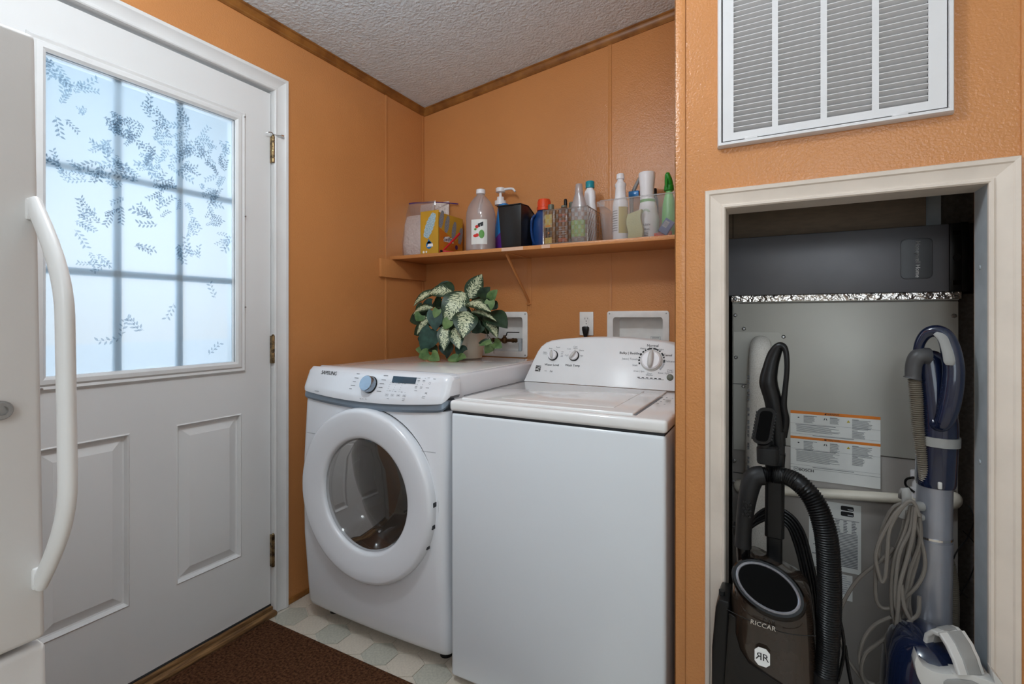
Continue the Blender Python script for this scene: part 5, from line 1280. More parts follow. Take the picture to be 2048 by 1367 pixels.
# side wall keeps its height, then slopes down towards the back
def quadwall(mb, P_): mb.quad(*P_)
side = lambda x0_, x1_: [(x0_, yf+.012, SZ0), (x0_, yb_-.01, SZ0), (x1_, yb_, SZ0+(zt_-SZ0)*.45), (x1_, yb_-.045, SZ0+(zt_-SZ0)*.86), (x1_, yf+.075, zt_+.004), (x1_, yf, zt_)]
q.quad(*side(bx1-.006, bx1)); q.quad(*side(bx0+ins, bx0)); q.quad(*b_ring)
q.quad(b_ring[0], b_ring[1], (bx1, yf, zt_), (bx0, yf, zt_)); q.quad(b_ring[3], b_ring[2], (bx1, yb_, SZ0+(zt_-SZ0)*.45), (bx0, yb_, SZ0+(zt_-SZ0)*.45))
bmesh.ops.remove_doubles(q.bm, verts=q.bm.verts[:], dist=1e-4)
bmesh.ops.recalc_face_normals(q.bm, faces=q.bm.faces[:]); bmesh.ops.solidify(q.bm, geom=q.bm.faces[:], thickness=0.002)
q.bevel_all(0.0025, 2, 0.7); q.build('shell', 'bin_black', t)
q = MB()
for x in (bx0-.002, bx1-.001): q.tube([(x, yf-.002, zt_), (x, yf+.075, zt_+.004), (x, yb_-.045, SZ0+(zt_-SZ0)*.86), (x, yb_, SZ0+(zt_-SZ0)*.45)], 0.003, 8, smooth=False)
q.tube([(bx0-.004, yf-.002, zt_), (bx1, yf-.002, zt_)], 0.003, 8, smooth=False); q.build('rim', 'bin_black', t)
# --- blue detergent jug
y = 2.165; s = sc(1085, y); c = PY(1086, 490, y); hz_ = PY(1086, 420, y).z-SZ0
t = thing('detergent_jug', 'dark blue detergent jug with an orange cap and side handle', 'jug', (c.x, y, SZ0))
q = MB(); w_ = 22*s
out = []
q.loft([ringpts((c.x+dx_*s, y, SZ0+hz_*f), w_*k_, .036*kk_, 3.0, 28) for f, k_, kk_, dx_ in ((0, .92, .9, 0), (.04, 1.0, 1, 0), (.45, 1.0, 1, 0), (.75, .92, .95, 1), (.92, .70, .8, 2), (1.0, .46, .6, 2.5))])
q.build('body', 'detergent_blue', t)
q = MB(); xh = c.x-w_*0.72
q.tube([(xh+.012, y-.034, SZ0+hz_*.86), (xh-.002, y-.040, SZ0+hz_*.74), (xh-.004, y-.041, SZ0+hz_*.48), (xh+.002, y-.040, SZ0+hz_*.26), (xh+.010, y-.034, SZ0+hz_*.14)], [.006, .0062, .006, .006, .006], 10); q.build('handle', 'detergent_blue', t)
q = MB(); q.lathe((c.x+2.5*s, y, SZ0+hz_-.004), [(14.5*s, 0), (14.8*s, 6*s), (12.8*s, 7*s), (12.6*s, 20*s), (11.6*s, 22*s), (0.001, 22*s)], 28, cap1=False)
for i in range(24):
    a_ = 2*PI*i/24; x_, y_ = c.x+2.5*s+12.9*s*math.cos(a_), y+12.9*s*math.sin(a_); q.box((x_-.0006, y_-.0006, SZ0+hz_+7*s), (x_+.0006, y_+.0006, SZ0+hz_+16*s))
q.build('cap', 'orange_cap', t)
# --- clear woven basket
yf = 2.035; kx0 = PY(1086.5, 450, yf).x; kx1 = PY(1175, 450, yf).x; kz = PY(1130, 415, yf).z; kyb = 2.245
t = thing('clear_basket', 'clear plastic basket with woven-pattern sides holding small bottles', 'basket', ((kx0+kx1)/2, 2.14, SZ0))
q = MB(); q.box((kx0+.004, yf+.004, SZ0+.003), (kx1-.004, kyb-.004, SZ0+.005)); q.build('floor_panel', 'basket_clear', t, flat=True)
def woven(mb, o, r, wd, ht, nx, nz):
    o = V(o); r = V(r); n = r.cross(V((0, 0, 1)))
    dx_ = wd/nx; dz_ = ht/nz
    for i in range(nx):
        for j in range(nz):
            p = o+r*(dx_*i)+V((0, 0, dz_*j)); k_ = 0.12
            h0 = 0.0016 if (i+j) % 2 else -0.0016
            a0_, a1_, b0_, b1_ = dx_*k_, dx_*(1-k_), dz_*k_, dz_*(1-k_)
            mb.quad(p+r*a0_+V((0, 0, b0_)), p+r*a1_+V((0, 0, b0_)), p+r*a1_+V((0, 0, b1_))+n*h0, p+r*a0_+V((0, 0, b1_))+n*h0)
            mb.quad(p, p+r*dx_, p+r*a1_+V((0, 0, b0_)), p+r*a0_+V((0, 0, b0_))); mb.quad(p+r*a0_+V((0, 0, b1_))+n*h0, p+r*a1_+V((0, 0, b1_))+n*h0, p+r*dx_+V((0, 0, dz_)), p+V((0, 0, dz_)))
hh = kz-SZ0-.012
for o_, r_, wd, nx in (((kx0, yf, SZ0+.006), (1, 0, 0), kx1-kx0, 14), ((kx1, yf, SZ0+.006), (0, 1, 0), kyb-yf, 15), ((kx1, kyb, SZ0+.006), (-1, 0, 0), kx1-kx0, 14), ((kx0, kyb, SZ0+.006), (0, -1, 0), kyb-yf, 15)):
    q = MB(); woven(q, o_, r_, wd, hh, nx, 8); q.build('woven_side', 'basket_clear', t, flat=True)
for z, r in ((kz-.004, .0032), (SZ0+.0045, .0038)):
    q = MB(); q.tube([(kx0, yf, z), (kx1, yf, z), (kx1, kyb, z), (kx0, kyb, z), (kx0, yf, z)], r, 8, smooth=False); q.build('rim' if z > SZ0+.02 else 'base_rail', 'basket_clear', t)
q = MB()
for x_, y_ in ((kx0, yf), (kx1, yf), (kx1, kyb), (kx0, kyb)): q.cyl((x_, y_, SZ0+.004), (x_, y_, kz), .0028, seg=8)
q.build('corner_post', 'basket_clear', t)
IZ = SZ0+.0056
def small(name, label, u, v_top, y, wpx, dpt, mm, prof, n, cap, capm, capname='cap', cat='bottle'):
    s = sc(u, y); c = PY(u, 480, y); H_ = PY(u, v_top, y).z-IZ
    t = thing(name, label, cat, (c.x, y, IZ))
    bd_ = bottle(t, 'body', mm, (c.x, y, IZ), [(f*H_, k_*wpx*s/2, k_*dpt if k_ > .6 else k_*wpx*s/2) for f, k_ in prof], n)
    if cap: bottle(t, capname, capm, (c.x, y, IZ), [(f*H_, k_*wpx*s/2, k_*wpx*s/2) for f, k_ in cap], 2)
    return t, c.x, H_, s
t, cx, H_, s = small('polish_bottle', 'flat bottle with a yellow and black label and dark cap, leftmost in the clear basket', 1102, 409, 2.068, 25, .018, 'bottle_amber', ((0, .95), (.01, 1), (.80, 1), (.85, .85), (.87, .42), (.88, .42)), 6, ((.865, .44), (.87, .5), (.99, .48), (1, .42)), 'grey_cap')
q = MB(); rect(q, cx-.022, IZ+H_*.42, cx+.012, IZ+H_*.74, 2.0492); rect(q, cx-.022, IZ+H_*.02, cx+.012, IZ+H_*.17, 2.0492); q.build('label', 'label_yellow', t, flat=True)
q = MB(); rect(q, cx-.022, IZ+H_*.17, cx+.012, IZ+H_*.42, 2.0490); q.build('label_band', 'print_black', t, flat=True)
q = MB(); rect(q, cx-.020, IZ+H_*.44, cx+.010, IZ+H_*.47, 2.0489); disc(q, lambda x, z, d: V((cx+x-.002, 2.0459-d, IZ+H_*.28+z)), 0, 0, .004, 0); q.build('label_print', 'print_orange', t, flat=True)
t, cx, H_, s = small('stain_bottle', 'flat bottle with a reddish brown label beside the yellow-labelled one', 1128, 411, 2.065, 22, .018, 'bottle_brown', ((0, .95), (.01, 1), (.86, 1), (.92, .8), (.94, .42), (.95, .42)), 6, ((.94, .5), (.95, .55), (.995, .5), (1, .4)), 'grey_cap')
q = MB(); rect(q, cx-.020, IZ+H_*.55, cx+.020, IZ+H_*.60, 2.0462); rect(q, cx-.020, IZ+H_*.72, cx+.020, IZ+H_*.76, 2.0462); rect(q, cx-.020, IZ+H_*.05, cx+.020, IZ+H_*.14, 2.0462); q.build('label_stripe', 'label_red', t, flat=True)
q = MB()
for k_ in range(5): rect(q, cx-.018, IZ+H_*(.18+.06*k_), cx+.018, IZ+H_*(.19+.06*k_), 2.0461)
q.build('label_print', 'print_light', t, flat=True)
t, cx, H_, s = small('black_spray_bottle', 'small bottle with a black spray nozzle at the back of the clear basket', 1131, 398, 2.18, 20, .018, 'black_plastic', ((0, .95), (.01, 1), (.60, 1), (.68, .8), (.72, .4), (.74, .4)), 3, ((.73, .6), (.80, .62), (.82, .36), (.97, .34), (1, .25)), 'black_plastic', 'nozzle')
q = MB(); q.tube([(cx, 2.18, IZ+H_*.96), (cx+.006, 2.176, IZ+H_*.95)], .0025, 8, smooth=False); q.build('nozzle_tip', 'black_plastic', t)
t, cx, H_, s = small('grey_capped_bottle', 'short bottle with a grey cap half hidden behind the frosted bottle in the basket', 1143, 404, 2.20, 20, .018, 'bottle_amber', ((0, .95), (.01, 1), (.70, 1), (.80, .8), (.84, .42), (.85, .42)), 3, ((.84, .5), (.85, .55), (.99, .5), (1, .4)), 'grey_cap')
t, cx, H_, s = small('frosted_bottle', 'tall frosted bottle with a green label and clear cap in the clear basket', 1158, 368, 2.075, 32, .0235, 'bottle_frosted', ((0, .93), (.01, 1), (.56, 1), (.66, .92), (.76, .70), (.83, .50), (.85, .48)), 2.4, ((.83, .50), (.84, .52), (.99, .42), (1, .38)), 'bottle_frosted')
q = MB(); wrap(q, (cx, 2.075), 16*s, .0235, 2.4, IZ+H_*.10, IZ+H_*.38, -PI+.45, -.45); q.build('label', 'label_green', t)
q = MB(); wrap(q, (cx, 2.075), 16*s, .0235, 2.4, IZ+H_*.62-.02, IZ+H_*.62-.014, -PI+.2, -.2, .001); disc(q, lambda x, z, d: V((cx+x, 2.075-.0245-d, IZ+H_*.46+z)), 0, 0, .008, 0); q.build('label_print', 'print_light', t)
t, cx, H_, s = small('teal_capped_bottle', 'white contoured bottle with a teal cap at the rear of the basket', 1180, 363, 2.17, 27, .022, 'white_plastic', ((0, .93), (.01, 1), (.55, 1), (.66, .84), (.76, .86), (.84, .78), (.89, .46), (.90, .46)), 2.6, ((.895, .62), (.90, .66), (.99, .66), (1, .6)), 'teal_cap')
# --- frosted storage bin with cleaners
yf = 2.03; fx0 = PY(1192, 430, yf).x; fx1 = XR-.006; fz = PY(1195, 402, yf).z; fyb = 2.27
t = thing('frosted_storage_bin', 'frosted plastic storage bin of cleaning supplies at the right shelf end', 'storage bin', ((fx0+fx1)/2, 2.15, SZ0))
q = MB()
def rr3(x0, x1, y0, y1, z, r): return [V(((x0+x1)/2+a_, (y0+y1)/2+b2, z)) for a_, b2 in rrect(x1-x0, y1-y0, r)]
dd = .020
q.loft([rr3(fx0+dd+.006, fx1-dd*.3, yf+.016, fyb-.012, SZ0, .02), rr3(fx0+dd, fx1-dd*.2, yf+.012, fyb-.01, SZ0+.006, .025), rr3(fx0+.006, fx1-.004, yf+.003, fyb-.003, fz-.022, .028), rr3(fx0+.005, fx1-.004, yf+.002, fyb-.003, fz-.003, .028), rr3(fx0-.002, fx1, yf-.004, fyb, fz-.003, .03), rr3(fx0-.002, fx1, yf-.004, fyb, fz, .03)], cap0=True, cap1=False)
q.build('tub', 'bin_frosted', t, sharp=50)
q = MB(); q.tube([(fx0-.001, yf+.02, fz-.001), (fx0-.001, fyb-.03, fz-.001)], .003, 8, smooth=False); q.tube([(fx0+.02, yf-.003, fz-.001), (fx1-.02, yf-.003, fz-.001)], .0028, 8, smooth=False)
q.quad((fx0+.004, yf-.0015, fz-.026), (fx0+.038, yf-.0015, fz-.026), (fx0+.038, yf-.0015, fz-.004), (fx0+.004, yf-.0015, fz-.004)); q.build('rim', 'bin_frosted', t)
IZ = SZ0+.0075
t, cx, H_, s = small('white_cleaner_bottle', 'tall white round bottle with a ribbed neck in the frosted bin', 1241, 348, 2.115, 31, .0, 'white_plastic', ((0, .92), (.01, 1), (.52, 1), (.60, .93), (.66, .75), (.70, .73), (.82, .68), (.84, .74), (.87, .74), (.89, .60), (.92, .40), (.93, .40)), 2.0, ((.92, .48), (.925, .52), (.99, .49), (1, .44)), 'white_plastic')
bpy.data.objects.remove([c_ for c_ in t.children if c_.name.startswith('body')][0])
r0 = 15.5*s
bottle(t, 'body', 'white_plastic', (cx, 2.115, IZ), [(f*H_, k_*r0, k_*r0) for f, k_ in ((0, .92), (.01, 1), (.50, 1), (.58, .93), (.65, .73), (.70, .70), (.80, .64), (.815, .72), (.85, .72), (.87, .55), (.90, .40), (.93, .40))], 2)
q = MB(); wrap(q, (cx, 2.115), r0, r0, 2, IZ+H_*.10, IZ+H_*.49, -PI/2+.05, -.25); q.build('label', 'label_yellow', t)
q = MB(); wrap(q, (cx, 2.115), r0, r0, 2, IZ+H_*.10, IZ+H_*.49, -.24, -.05, .001, 4)
for k_ in range(9): wrap(q, (cx, 2.115), r0, r0, 2, IZ+H_*(.14+.036*k_), IZ+H_*(.150+.036*k_), -PI+.55, -PI/2-.10, .001, 5)
q.build('label_print', 'print_grey', t)
t2 = thing('wavy_sponge', 'pale yellow wavy-sided sponge standing in the frosted bin', 'sponge', (PY(1268, 460, 2.062).x, 2.062, IZ))
a = PY(1255, 472, 2.062); b_ = PY(1284, 418, 2.062); sw, sh = b_.x-a.x, b_.z-IZ
pts = []
for i in range(11): f = i/10; pts.append((a.x+.004*math.sin(f*2*PI+.5), 2.055, IZ+sh*f*.86))
for i in range(10, -1, -1): f = i/10; pts.append((b_.x+.005*math.sin(f*2*PI+.2), 2.055, IZ+sh*f*(1 if f > .5 else 1)))
q = MB(); q.prism(pts, (0, .026, 0)); q.bevel_all(.002, 2, .6); q.build('sponge_block', 'sponge_yellow', t2)
# aerosol can with flared white top
y = 2.137; s = sc(1291, y); c = PY(1296, 470, y); H_ = PY(1291, 346, y).z-IZ
t = thing('air_freshener', 'white canister with a green sunburst and flared top in the frosted bin', 'canister', (c.x, y, IZ))
r0 = 19*s
bottle(t, 'body', 'white_plastic', (c.x, y, IZ), [(f*H_, k_*r0, k_*r0) for f, k_ in ((0, .95), (.01, 1.05), (.30, 1.15), (.40, .98), (.50, .88), (.56, .80), (.60, .74))], 2)
bottle(t, 'flared_cap', 'white_plastic', (c.x-2*s, y, IZ), [(f*H_, k_*r0, k_*r0) for f, k_ in ((.60, .70), (.66, .70), (.80, .74), (.90, .83), (.985, .86), (1, .80))], 2)
q = MB(); ff = lambda x, z, d=0: V((c.x+x, y-math.sqrt(max(1e-6, (r0*1.02)**2-x*x))-.0012, IZ+H_*.37+z))
for i in range(20):
    a_ = 2*PI*i/20; a2 = a_+.12
    if abs(math.cos(a_)) < .99: q.quad(*[ff(r*math.cos(w_), r*.95*math.sin(w_)) for r, w_ in ((.010, a_), (.019, a_), (.019, a2), (.010, a2))])
wrap(q, (c.x, y), r0*.78, r0*.78, 2, IZ+H_*.52, IZ+H_*.59, -PI+.2, -.2, .0015); q.build('sunburst', 'print_green', t, flat=True)
q = MB(); g = lambda yy: (lambda x, z: V((c.x+.002+x, y-r0*1.15-.0016, IZ+H_*yy+z)))
q.text('CLEAN', .0118, g(.195)); q.text('FREAK', .0118, g(.130))
for k_ in range(3): f_ = g(.085-.024*k_); q.quad(f_(-.012, 0), f_(.010, 0), f_(.010, .002), f_(-.012, .002))
q.build('lettering', 'navy', t, flat=True)
t, cx, H_, s = small('dark_capped_bottle', 'slim dark bottle with a black cap between white canister and green sprayer', 1310, 377, 2.21, 12, .0, 'black_plastic', ((0, .9), (.01, 1), (.75, 1), (.84, .7), (.86, .5)), 2, ((.86, .55), (.87, .62), (.98, .6), (1, .5)), 'black_plastic')
bpy.data.objects.remove([c_ for c_ in t.children if c_.name.startswith('body')][0])
bottle(t, 'body', 'black_matte', (cx, 2.21, IZ), [(f*H_, k_*6.5*s, k_*6.5*s) for f, k_ in ((0, .9), (.01, 1), (.75, 1), (.84, .7), (.865, .5))], 2)
# blue/dark brush behind
y = 2.235
t = thing('scrub_brush', 'blue scrub brush with a grey handle behind the white canister', 'brush', (PY(1268, 470, y).x, y, IZ))
a = PY(1262, 470, y); a.z = IZ+.006; b_ = PY(1264, 392, y); c_ = PY(1281, 352, y)
q = MB(); q.tube([a, a.lerp(b_, .6), b_, c_], [.007, .008, .010, .006], 10); q.build('handle', 'grey_plastic', t)
a2 = PY(1258, 390, y-.01); b2 = PY(1277, 383, y-.01)
q = MB(); q.box((a2.x, y-.022, a2.z-.012), (b2.x+.004, y-.008, b2.z+.004), .004); q.build('head', 'cleaner_blue', t)
# green trigger sprayer
y = 2.12; s = sc(1338, y); c = PY(1338, 470, y); H_ = PY(1338, 345, y).z-IZ
t = thing('green_sprayer', 'bright green trigger spray bottle in the frosted bin beside the partition', 'spray bottle', (c.x, y, IZ))
bottle(t, 'body', 'green_liquid', (c.x, y, IZ), [(f*H_, k_*13*s, k_*11*s) for f, k_ in ((0, .95), (.01, 1.05), (.30, 1.05), (.50, .95), (.62, .70), (.70, .50), (.74, .46))], 2.4)
bottle(t, 'collar', 'green_plastic', (c.x, y, IZ), [(f*H_, k_*s, k_*s) for f, k_ in ((.72, 9.2), (.725, 9.6), (.80, 9.0), (.805, 8.2))], 2)
q = MB(); z = IZ+H_*.80
q.loft([ringpts((c.x+dx_*s, y-dy, z+dz*s), rx*s, ry, 2.6, 20) for dz, dx_, dy, rx, ry in ((0, 0, 0, 8.2, .012), (6, .0, .004, 8.0, .016), (14, -.5, .008, 6.6, .020), (20, -1.5, .008, 5.2, .020), (24.5, -1.5, .006, 3.2, .014))]); q.build('spray_head', 'green_plastic', t)
q = MB(); q.tube([(c.x-1*s, y-.020, z+14*s), (c.x-2*s, y-.030, z+4*s), (c.x-2*s, y-.028, z-6*s)], .0035, 8); q.build('trigger', 'green_plastic', t)
# packets
def slab(name, label, u, v, y, w, h, d, rot, mm, mm2, cat, zfix=None):
    c = PY(u, v, y)
    t = thing(name, label, cat, (c.x, c.y, IZ)); ca, sa = math.cos(rot), math.sin(rot)
    cz = IZ+(abs(w*sa)+abs(h*ca))/2+.001
    f = lambda x, yy_, z: V((c.x+x*ca-z*sa, y+yy_, cz+x*sa+z*ca))
    q = MB(); q.box((-w/2, 0, -h/2), (w/2, d, h/2), .003)
    for v_ in q.bm.verts: v_.co = f(*v_.co)
    q.build('packet', mm, t)
    q = MB(); q.quad(f(-w*.38, -.0006, -h*.1), f(w*.1, -.0006, -h*.1), f(w*.1, -.0006, h*.35), f(-w*.38, -.0006, h*.35)); q.build('packet_label', mm2, t, flat=True)
    q = MB()
    for k_ in range(4): q.quad(*[f(x, -.001, z) for x, z in ((-w*.34, h*(.0+.07*k_)), (w*.05, h*(.0+.07*k_)), (w*.05, h*(.025+.07*k_)), (-w*.34, h*(.025+.07*k_)))])
    q.build('packet_print', 'print_grey', t, flat=True)
slab('blue_packet', 'tilted blue packet leaning in front of the green sprayer in the frosted bin', 1332, 440, 2.062, .040, .060, .016, -.6, 'packet_blue', 'print_light', 'packet')
slab('red_packet', 'small red packet lying on the floor of the frosted bin', 1325, 466, 2.085, .070, .016, .03, .08, 'orange_cap', 'print_red', 'packet')
slab('pale_packet', 'pale green packet standing behind the blue packet in the frosted bin', 1340, 430, 2.155, .05, .10, .018, .15, 'green_liquid', 'print_white', 'packet')
# ================================================================== LEFT VACUUM (black upright)
t = thing('black_upright_vacuum', 'black upright vacuum with a ribbed hose over its shoulder, left in the closet opening', 'vacuum cleaner', (1.83, 1.27, 0))
VY = 1.33
# base head on the floor
q = MB().box((1.70, 1.10, 0.012), (1.97, 1.32, 0.095), 0.02, 3); q.box((1.76, 1.20, 0.08), (1.92, 1.33, 0.16), 0.02, 3); q.build('floor_head', 'black_plastic', t)
for x in (1.70+.02, 1.97-.02): MB().cyl((x-.012, 1.30, 0.03), (x+.012, 1.30, 0.03), 0.03, seg=20).build('wheel', 'black_matte', t)
# bag housing: glossy shell, sections lofted upwards, top cut slanting
BYF = 1.215
def vx(u, v, y): p = PY(u, v, y); return p.x, p.z
rows = [  # z driven by left/right pixel of the front face
 (1446, 1640, 1367), (1450, 1638, 1310), (1455, 1635, 1250), (1459, 1632, 1200), (1466, 1626, 1160), (1478, 1612, 1135), (1500, 1580, 1122)]
rings = []
# extend downward to the head
xL0, z_ = vx(1444, 1367, BYF); xR0, _ = vx(1641, 1367, BYF)
def vring(xL, xR, zL, zR, yf_, yb_, n=3.2, seg=36):
    out = []
    for i in range(seg):
        a = 2*PI*i/seg; X = math.copysign(abs(math.cos(a))**(2/n), math.cos(a)); Y = math.copysign(abs(math.sin(a))**(2/n), math.sin(a))
        x = (xL+xR)/2+(xR-xL)/2*X; y = (yf_+yb_)/2+(yb_-yf_)/2*Y
        out.append(V((x, y, (zL+zR)/2+(zR-zL)/2*X)))
    return out
rings.append(vring(xL0-.004, xR0-.006, .13, .13, BYF+.005, BYF+.13)); rings.append(vring(xL0-.004, xR0, .20, .20, BYF, BYF+.14))
rings.append(vring(xL0-.002, xR0+.002, .34, .34, BYF-.004, BYF+.14))
for uL, uR, v in rows[:-2]:
    xL, zl = vx(uL, v, BYF); xR, _ = vx(uR, v, BYF); k_ = (1367-v)/245
    rings.append(vring(xL, xR, zl, zl-.028*k_, BYF+.004*k_, BYF+.14))
xL, zl = vx(1470, 1140, BYF); xR, _ = vx(1622, 1165, BYF)
top_z = zl
rings.append(vring(xL+.002, xR, zl, zl-.036, BYF+.022, BYF+.14))
rings.append(vring(xL+.012, xR-.010, zl+.012, zl-.026, BYF+.045, BYF+.135))
rings.append(vring(xL+.028, xR-.026, zl+.017, zl-.020, BYF+.065, BYF+.125))
q = MB(); q.loft(rings); hs = q.build('bag_housing', 'brown_gloss', t, sharp=60)
# darker side panels of the shell (left and lower curve) are separate glossy skins
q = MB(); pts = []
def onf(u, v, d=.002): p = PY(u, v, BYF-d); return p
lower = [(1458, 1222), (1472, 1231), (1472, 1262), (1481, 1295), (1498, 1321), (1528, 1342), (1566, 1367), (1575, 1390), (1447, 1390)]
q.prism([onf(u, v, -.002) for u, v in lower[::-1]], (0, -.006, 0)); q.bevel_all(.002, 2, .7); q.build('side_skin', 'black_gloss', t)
# seam and chrome nameplate
q = MB(); q.tube([onf(1454, 1218, .003), onf(1490, 1236, .0055), onf(1540, 1256, .0065), onf(1585, 1268, .0065), onf(1632, 1271, .003)], .0010, 6, n=6); q.build('seam', 'black_gloss', t)
a = onf(1490, 1238, .008); b_ = onf(1563, 1262, .008); q = MB(); dr_ = (b_-a); wl_ = dr_.length; dr_.normalize(); up_ = V((-dr_.z, 0, dr_.x))
fnp = lambda x, y: a+dr_*(wl_/2+x)+up_*y+V((0, 0.0008, 0))
bm0 = MB(); bm0.text('RICCAR', wl_*0.20, lambda x, y: fnp(x, y)); g_ = bmesh.ops.extrude_face_region(bm0.bm, geom=bm0.bm.faces[:]); bmesh.ops.translate(bm0.bm, verts=[v_ for v_ in g_['geom'] if isinstance(v_, bmesh.types.BMVert)], vec=(0, -.002, 0))
bm0.box(fnp(-wl_*.5, -.0078)+V((0, .0005, 0)), fnp(-wl_*.5, -.0078)+V((.0001, .0006, .0001)))
bm0.build('nameplate', 'chrome', t, flat=True)
# oval rim and recess on the sloping top
oc = PY(1535, 1176, BYF+.008); 
rn = V((-.05, -.80, .60)).normalized(); ru = V((1, 0, -.52)); ru = (ru-rn*ru.dot(rn)).normalized(); rw = rn.cross(ru).normalized()
if rw.z < 0: rw = -rw
def oval(rx, ry, d, n=40): return [oc+ru*(rx*math.cos(2*PI*i/n))+rw*(ry*math.sin(2*PI*i/n))+rn*d for i in range(n)]
q = MB(); q.loft([oval(.076, .052, -.014), oval(.076, .052, .006), oval(.072, .048, .010)], cap0=False, cap1=True); q.build('shoulder', 'black_gloss', t)
q = MB(); q.loft([oval(.0665, .0435, .009), oval(.066, .0430, .013), oval(.0635, .0410, .0150), oval(.061, .0385, .0135), oval(.060, .0375, .0105)], False, False); q.build('oval_rim', 'silver_plastic', t)
q = MB(); q.loft([oval(.060, .0375, .0112), oval(.045, .028, .0108), oval(.001, .001, .0104)], False, True); q.build('recess', 'hollow_shade', t)  # almost flat black cap, a deep pocket's shade put into the colour
# left rear side box
a = PY(1433, 1190, 1.24); b_ = PY(1448, 1190, 1.24)
q = MB(); x0_ = PY(1425, 1367, 1.24).x
q.loft([[V((x0_+dx_, 1.225, z)), V((b_.x+.012, 1.225, z)), V((b_.x+.012, 1.315, z)), V((x0_+dx_, 1.315, z))] for z, dx_ in ((.12, -.002), (.44, .0), (a.z-.02, .008), (a.z, .014))]); q.bevel_all(.004, 2, .6); sb = q.build('side_module', 'black_plastic', t)
q = MB(); q.cyl((PY(1443, 1190, 1.24).x, 1.25, a.z), (PY(1443, 1190, 1.24).x, 1.25, a.z+.010), .007, seg=14); q.build('side_knob', 'black_matte', sb)
# logo: pale octagon with mirrored and plain R
lc = PY(1524.5, 1313, BYF-.0062); lw_, lh_ = .0150, .0195
lfn = plane(lc, (1, 0, -.06), (.0, 0, 1), 0)
q = MB(); q.prism([lfn(x, y) for x, y in ((-lw_*.5, lh_), (lw_*.5, lh_), (lw_, lh_*.6), (lw_, -lh_*.6), (lw_*.5, -lh_), (-lw_*.5, -lh_), (-lw_, -lh_*.6), (-lw_, lh_*.6))], (0, -.0012, 0)); lg = q.build('logo_plate', 'print_white', t)
q = MB(); q.text('R', .0225, lambda x, y: lfn(.0065+x, y, .0018)); q.text('R', .0225, lambda x, y: lfn(-.0065-x, y, .0018)); q.build('logo_letters', 'print_black', lg, flat=True)
# wand (box-section tube) and handle
def W_(u, v, y=VY): return PY(u, v, y)
q = MB()
def boxtube(mb, pts, hw, hd):
    rings = []
    for p, w_, d_ in zip(pts, hw, hd): rings.append([p+V((a_, b2, 0)) for a_, b2 in rrect(2*w_, 2*d_, min(w_, d_)*.5, 3)])
    mb.loft(rings)
boxtube(q, [W_(1549, 1150), W_(1549, 1072), W_(1549, 1070), W_(1550, 925), W_(1552, 905)], [.0165, .0165, .0205, .0205, .0200], [.014, .014, .017, .017, .016]); q.build('wand', 'black_plastic', t)
q = MB(); boxtube(q, [W_(1555, 922), W_(1555, 890), W_(1554, 860)], [.0150, .0155, .017], [.013, .0135, .015]); q.build('wand_collar', 'black_matte', t)
q = MB(); q.tube([W_(1556, 890), W_(1553, 850), W_(1546, 800), W_(1537, 765), W_(1541, 735), W_(1549, 708), W_(1560, 692, 1.325), W_(1571, 700, 1.32), W_(1574, 735, 1.318), W_(1570, 780, 1.32), W_(1567, 812, 1.322), W_(1571, 840, 1.325), W_(1565, 872, 1.33)],
    [.0165, .0175, .019, .020, .0165, .0145, .0100, .0062, .0055, .0058, .0075, .0085, .010], 16, n=7, ref=(0, -1, 0), flat=0.95); q.build('handle', 'black_plastic', t, sharp=60)
# nozzle tool with a toothed oval mouth, clipped to the wand
tc_ = W_(1528.5, 851, 1.275); tw, th_ = 17.5*sc(1528, 1.275), 37*sc(1528, 1.275)
tf = lambda x, y, d: V((tc_.x+x+y*.16, tc_.y-d, tc_.z+y))
def rr4(w_, h_, r): return rrect(w_, h_, r, 5)
q = MB(); q.loft([[tf(x, y, d) for x, y in rr4(2*w_, 2*h_, min(w_, h_)*.75)] for w_, h_, d in ((tw*.72, th_*.85, -.035), (tw*.95, th_*.97, -.006), (tw, th_, .0), (tw*.98, th_*.985, .004), (tw*.66, th_*.84, .004), (tw*.60, th_*.82, -.020))], cap0=True, cap1=True)
tool = q.build('dusting_tool', 'black_plastic', t, sharp=35)
q = MB(); q.quad(*[tf(x, y, .0045) for x, y in rr4(2*tw*.64, 2*th_*.83, tw*.40)]); q.build('opening', 'hollow_shade', tool, flat=True)  # flat black sheet painted as the shade inside the mouth
q = MB()
for i in range(9):
    yy = -th_*.70+i*th_*1.4/8
    for sx_ in (-1, 1): p = tf(sx_*tw*.97, yy, .001); q.box(p-V((.0022, .004, .0026)), p+V((.0022, .004, .0026)), .0008)
o = q.build('tooth', 'black_matte', tool); o['kind'] = 'stuff'
q = MB(); q.loft([[V(p) for p in ringpts(W_(1536, v, 1.295), rx, ry, 3, 24)] for v, rx, ry in ((890, .016, .012), (896, .024, .018), (922, .0235, .018), (926, .022, .017))]); q.tube([W_(1527, 885, 1.29), W_(1530, 900, 1.295)], [.014, .015], 14, smooth=False); q.build('tool_collar', 'black_matte', tool)
q = MB(); q.tube([W_(1553, 895, 1.29), W_(1556, 910, 1.288), W_(1556, 930, 1.288)], [.003, .003, .0025], 8, n=4); q.build('clip', 'black_matte', tool)
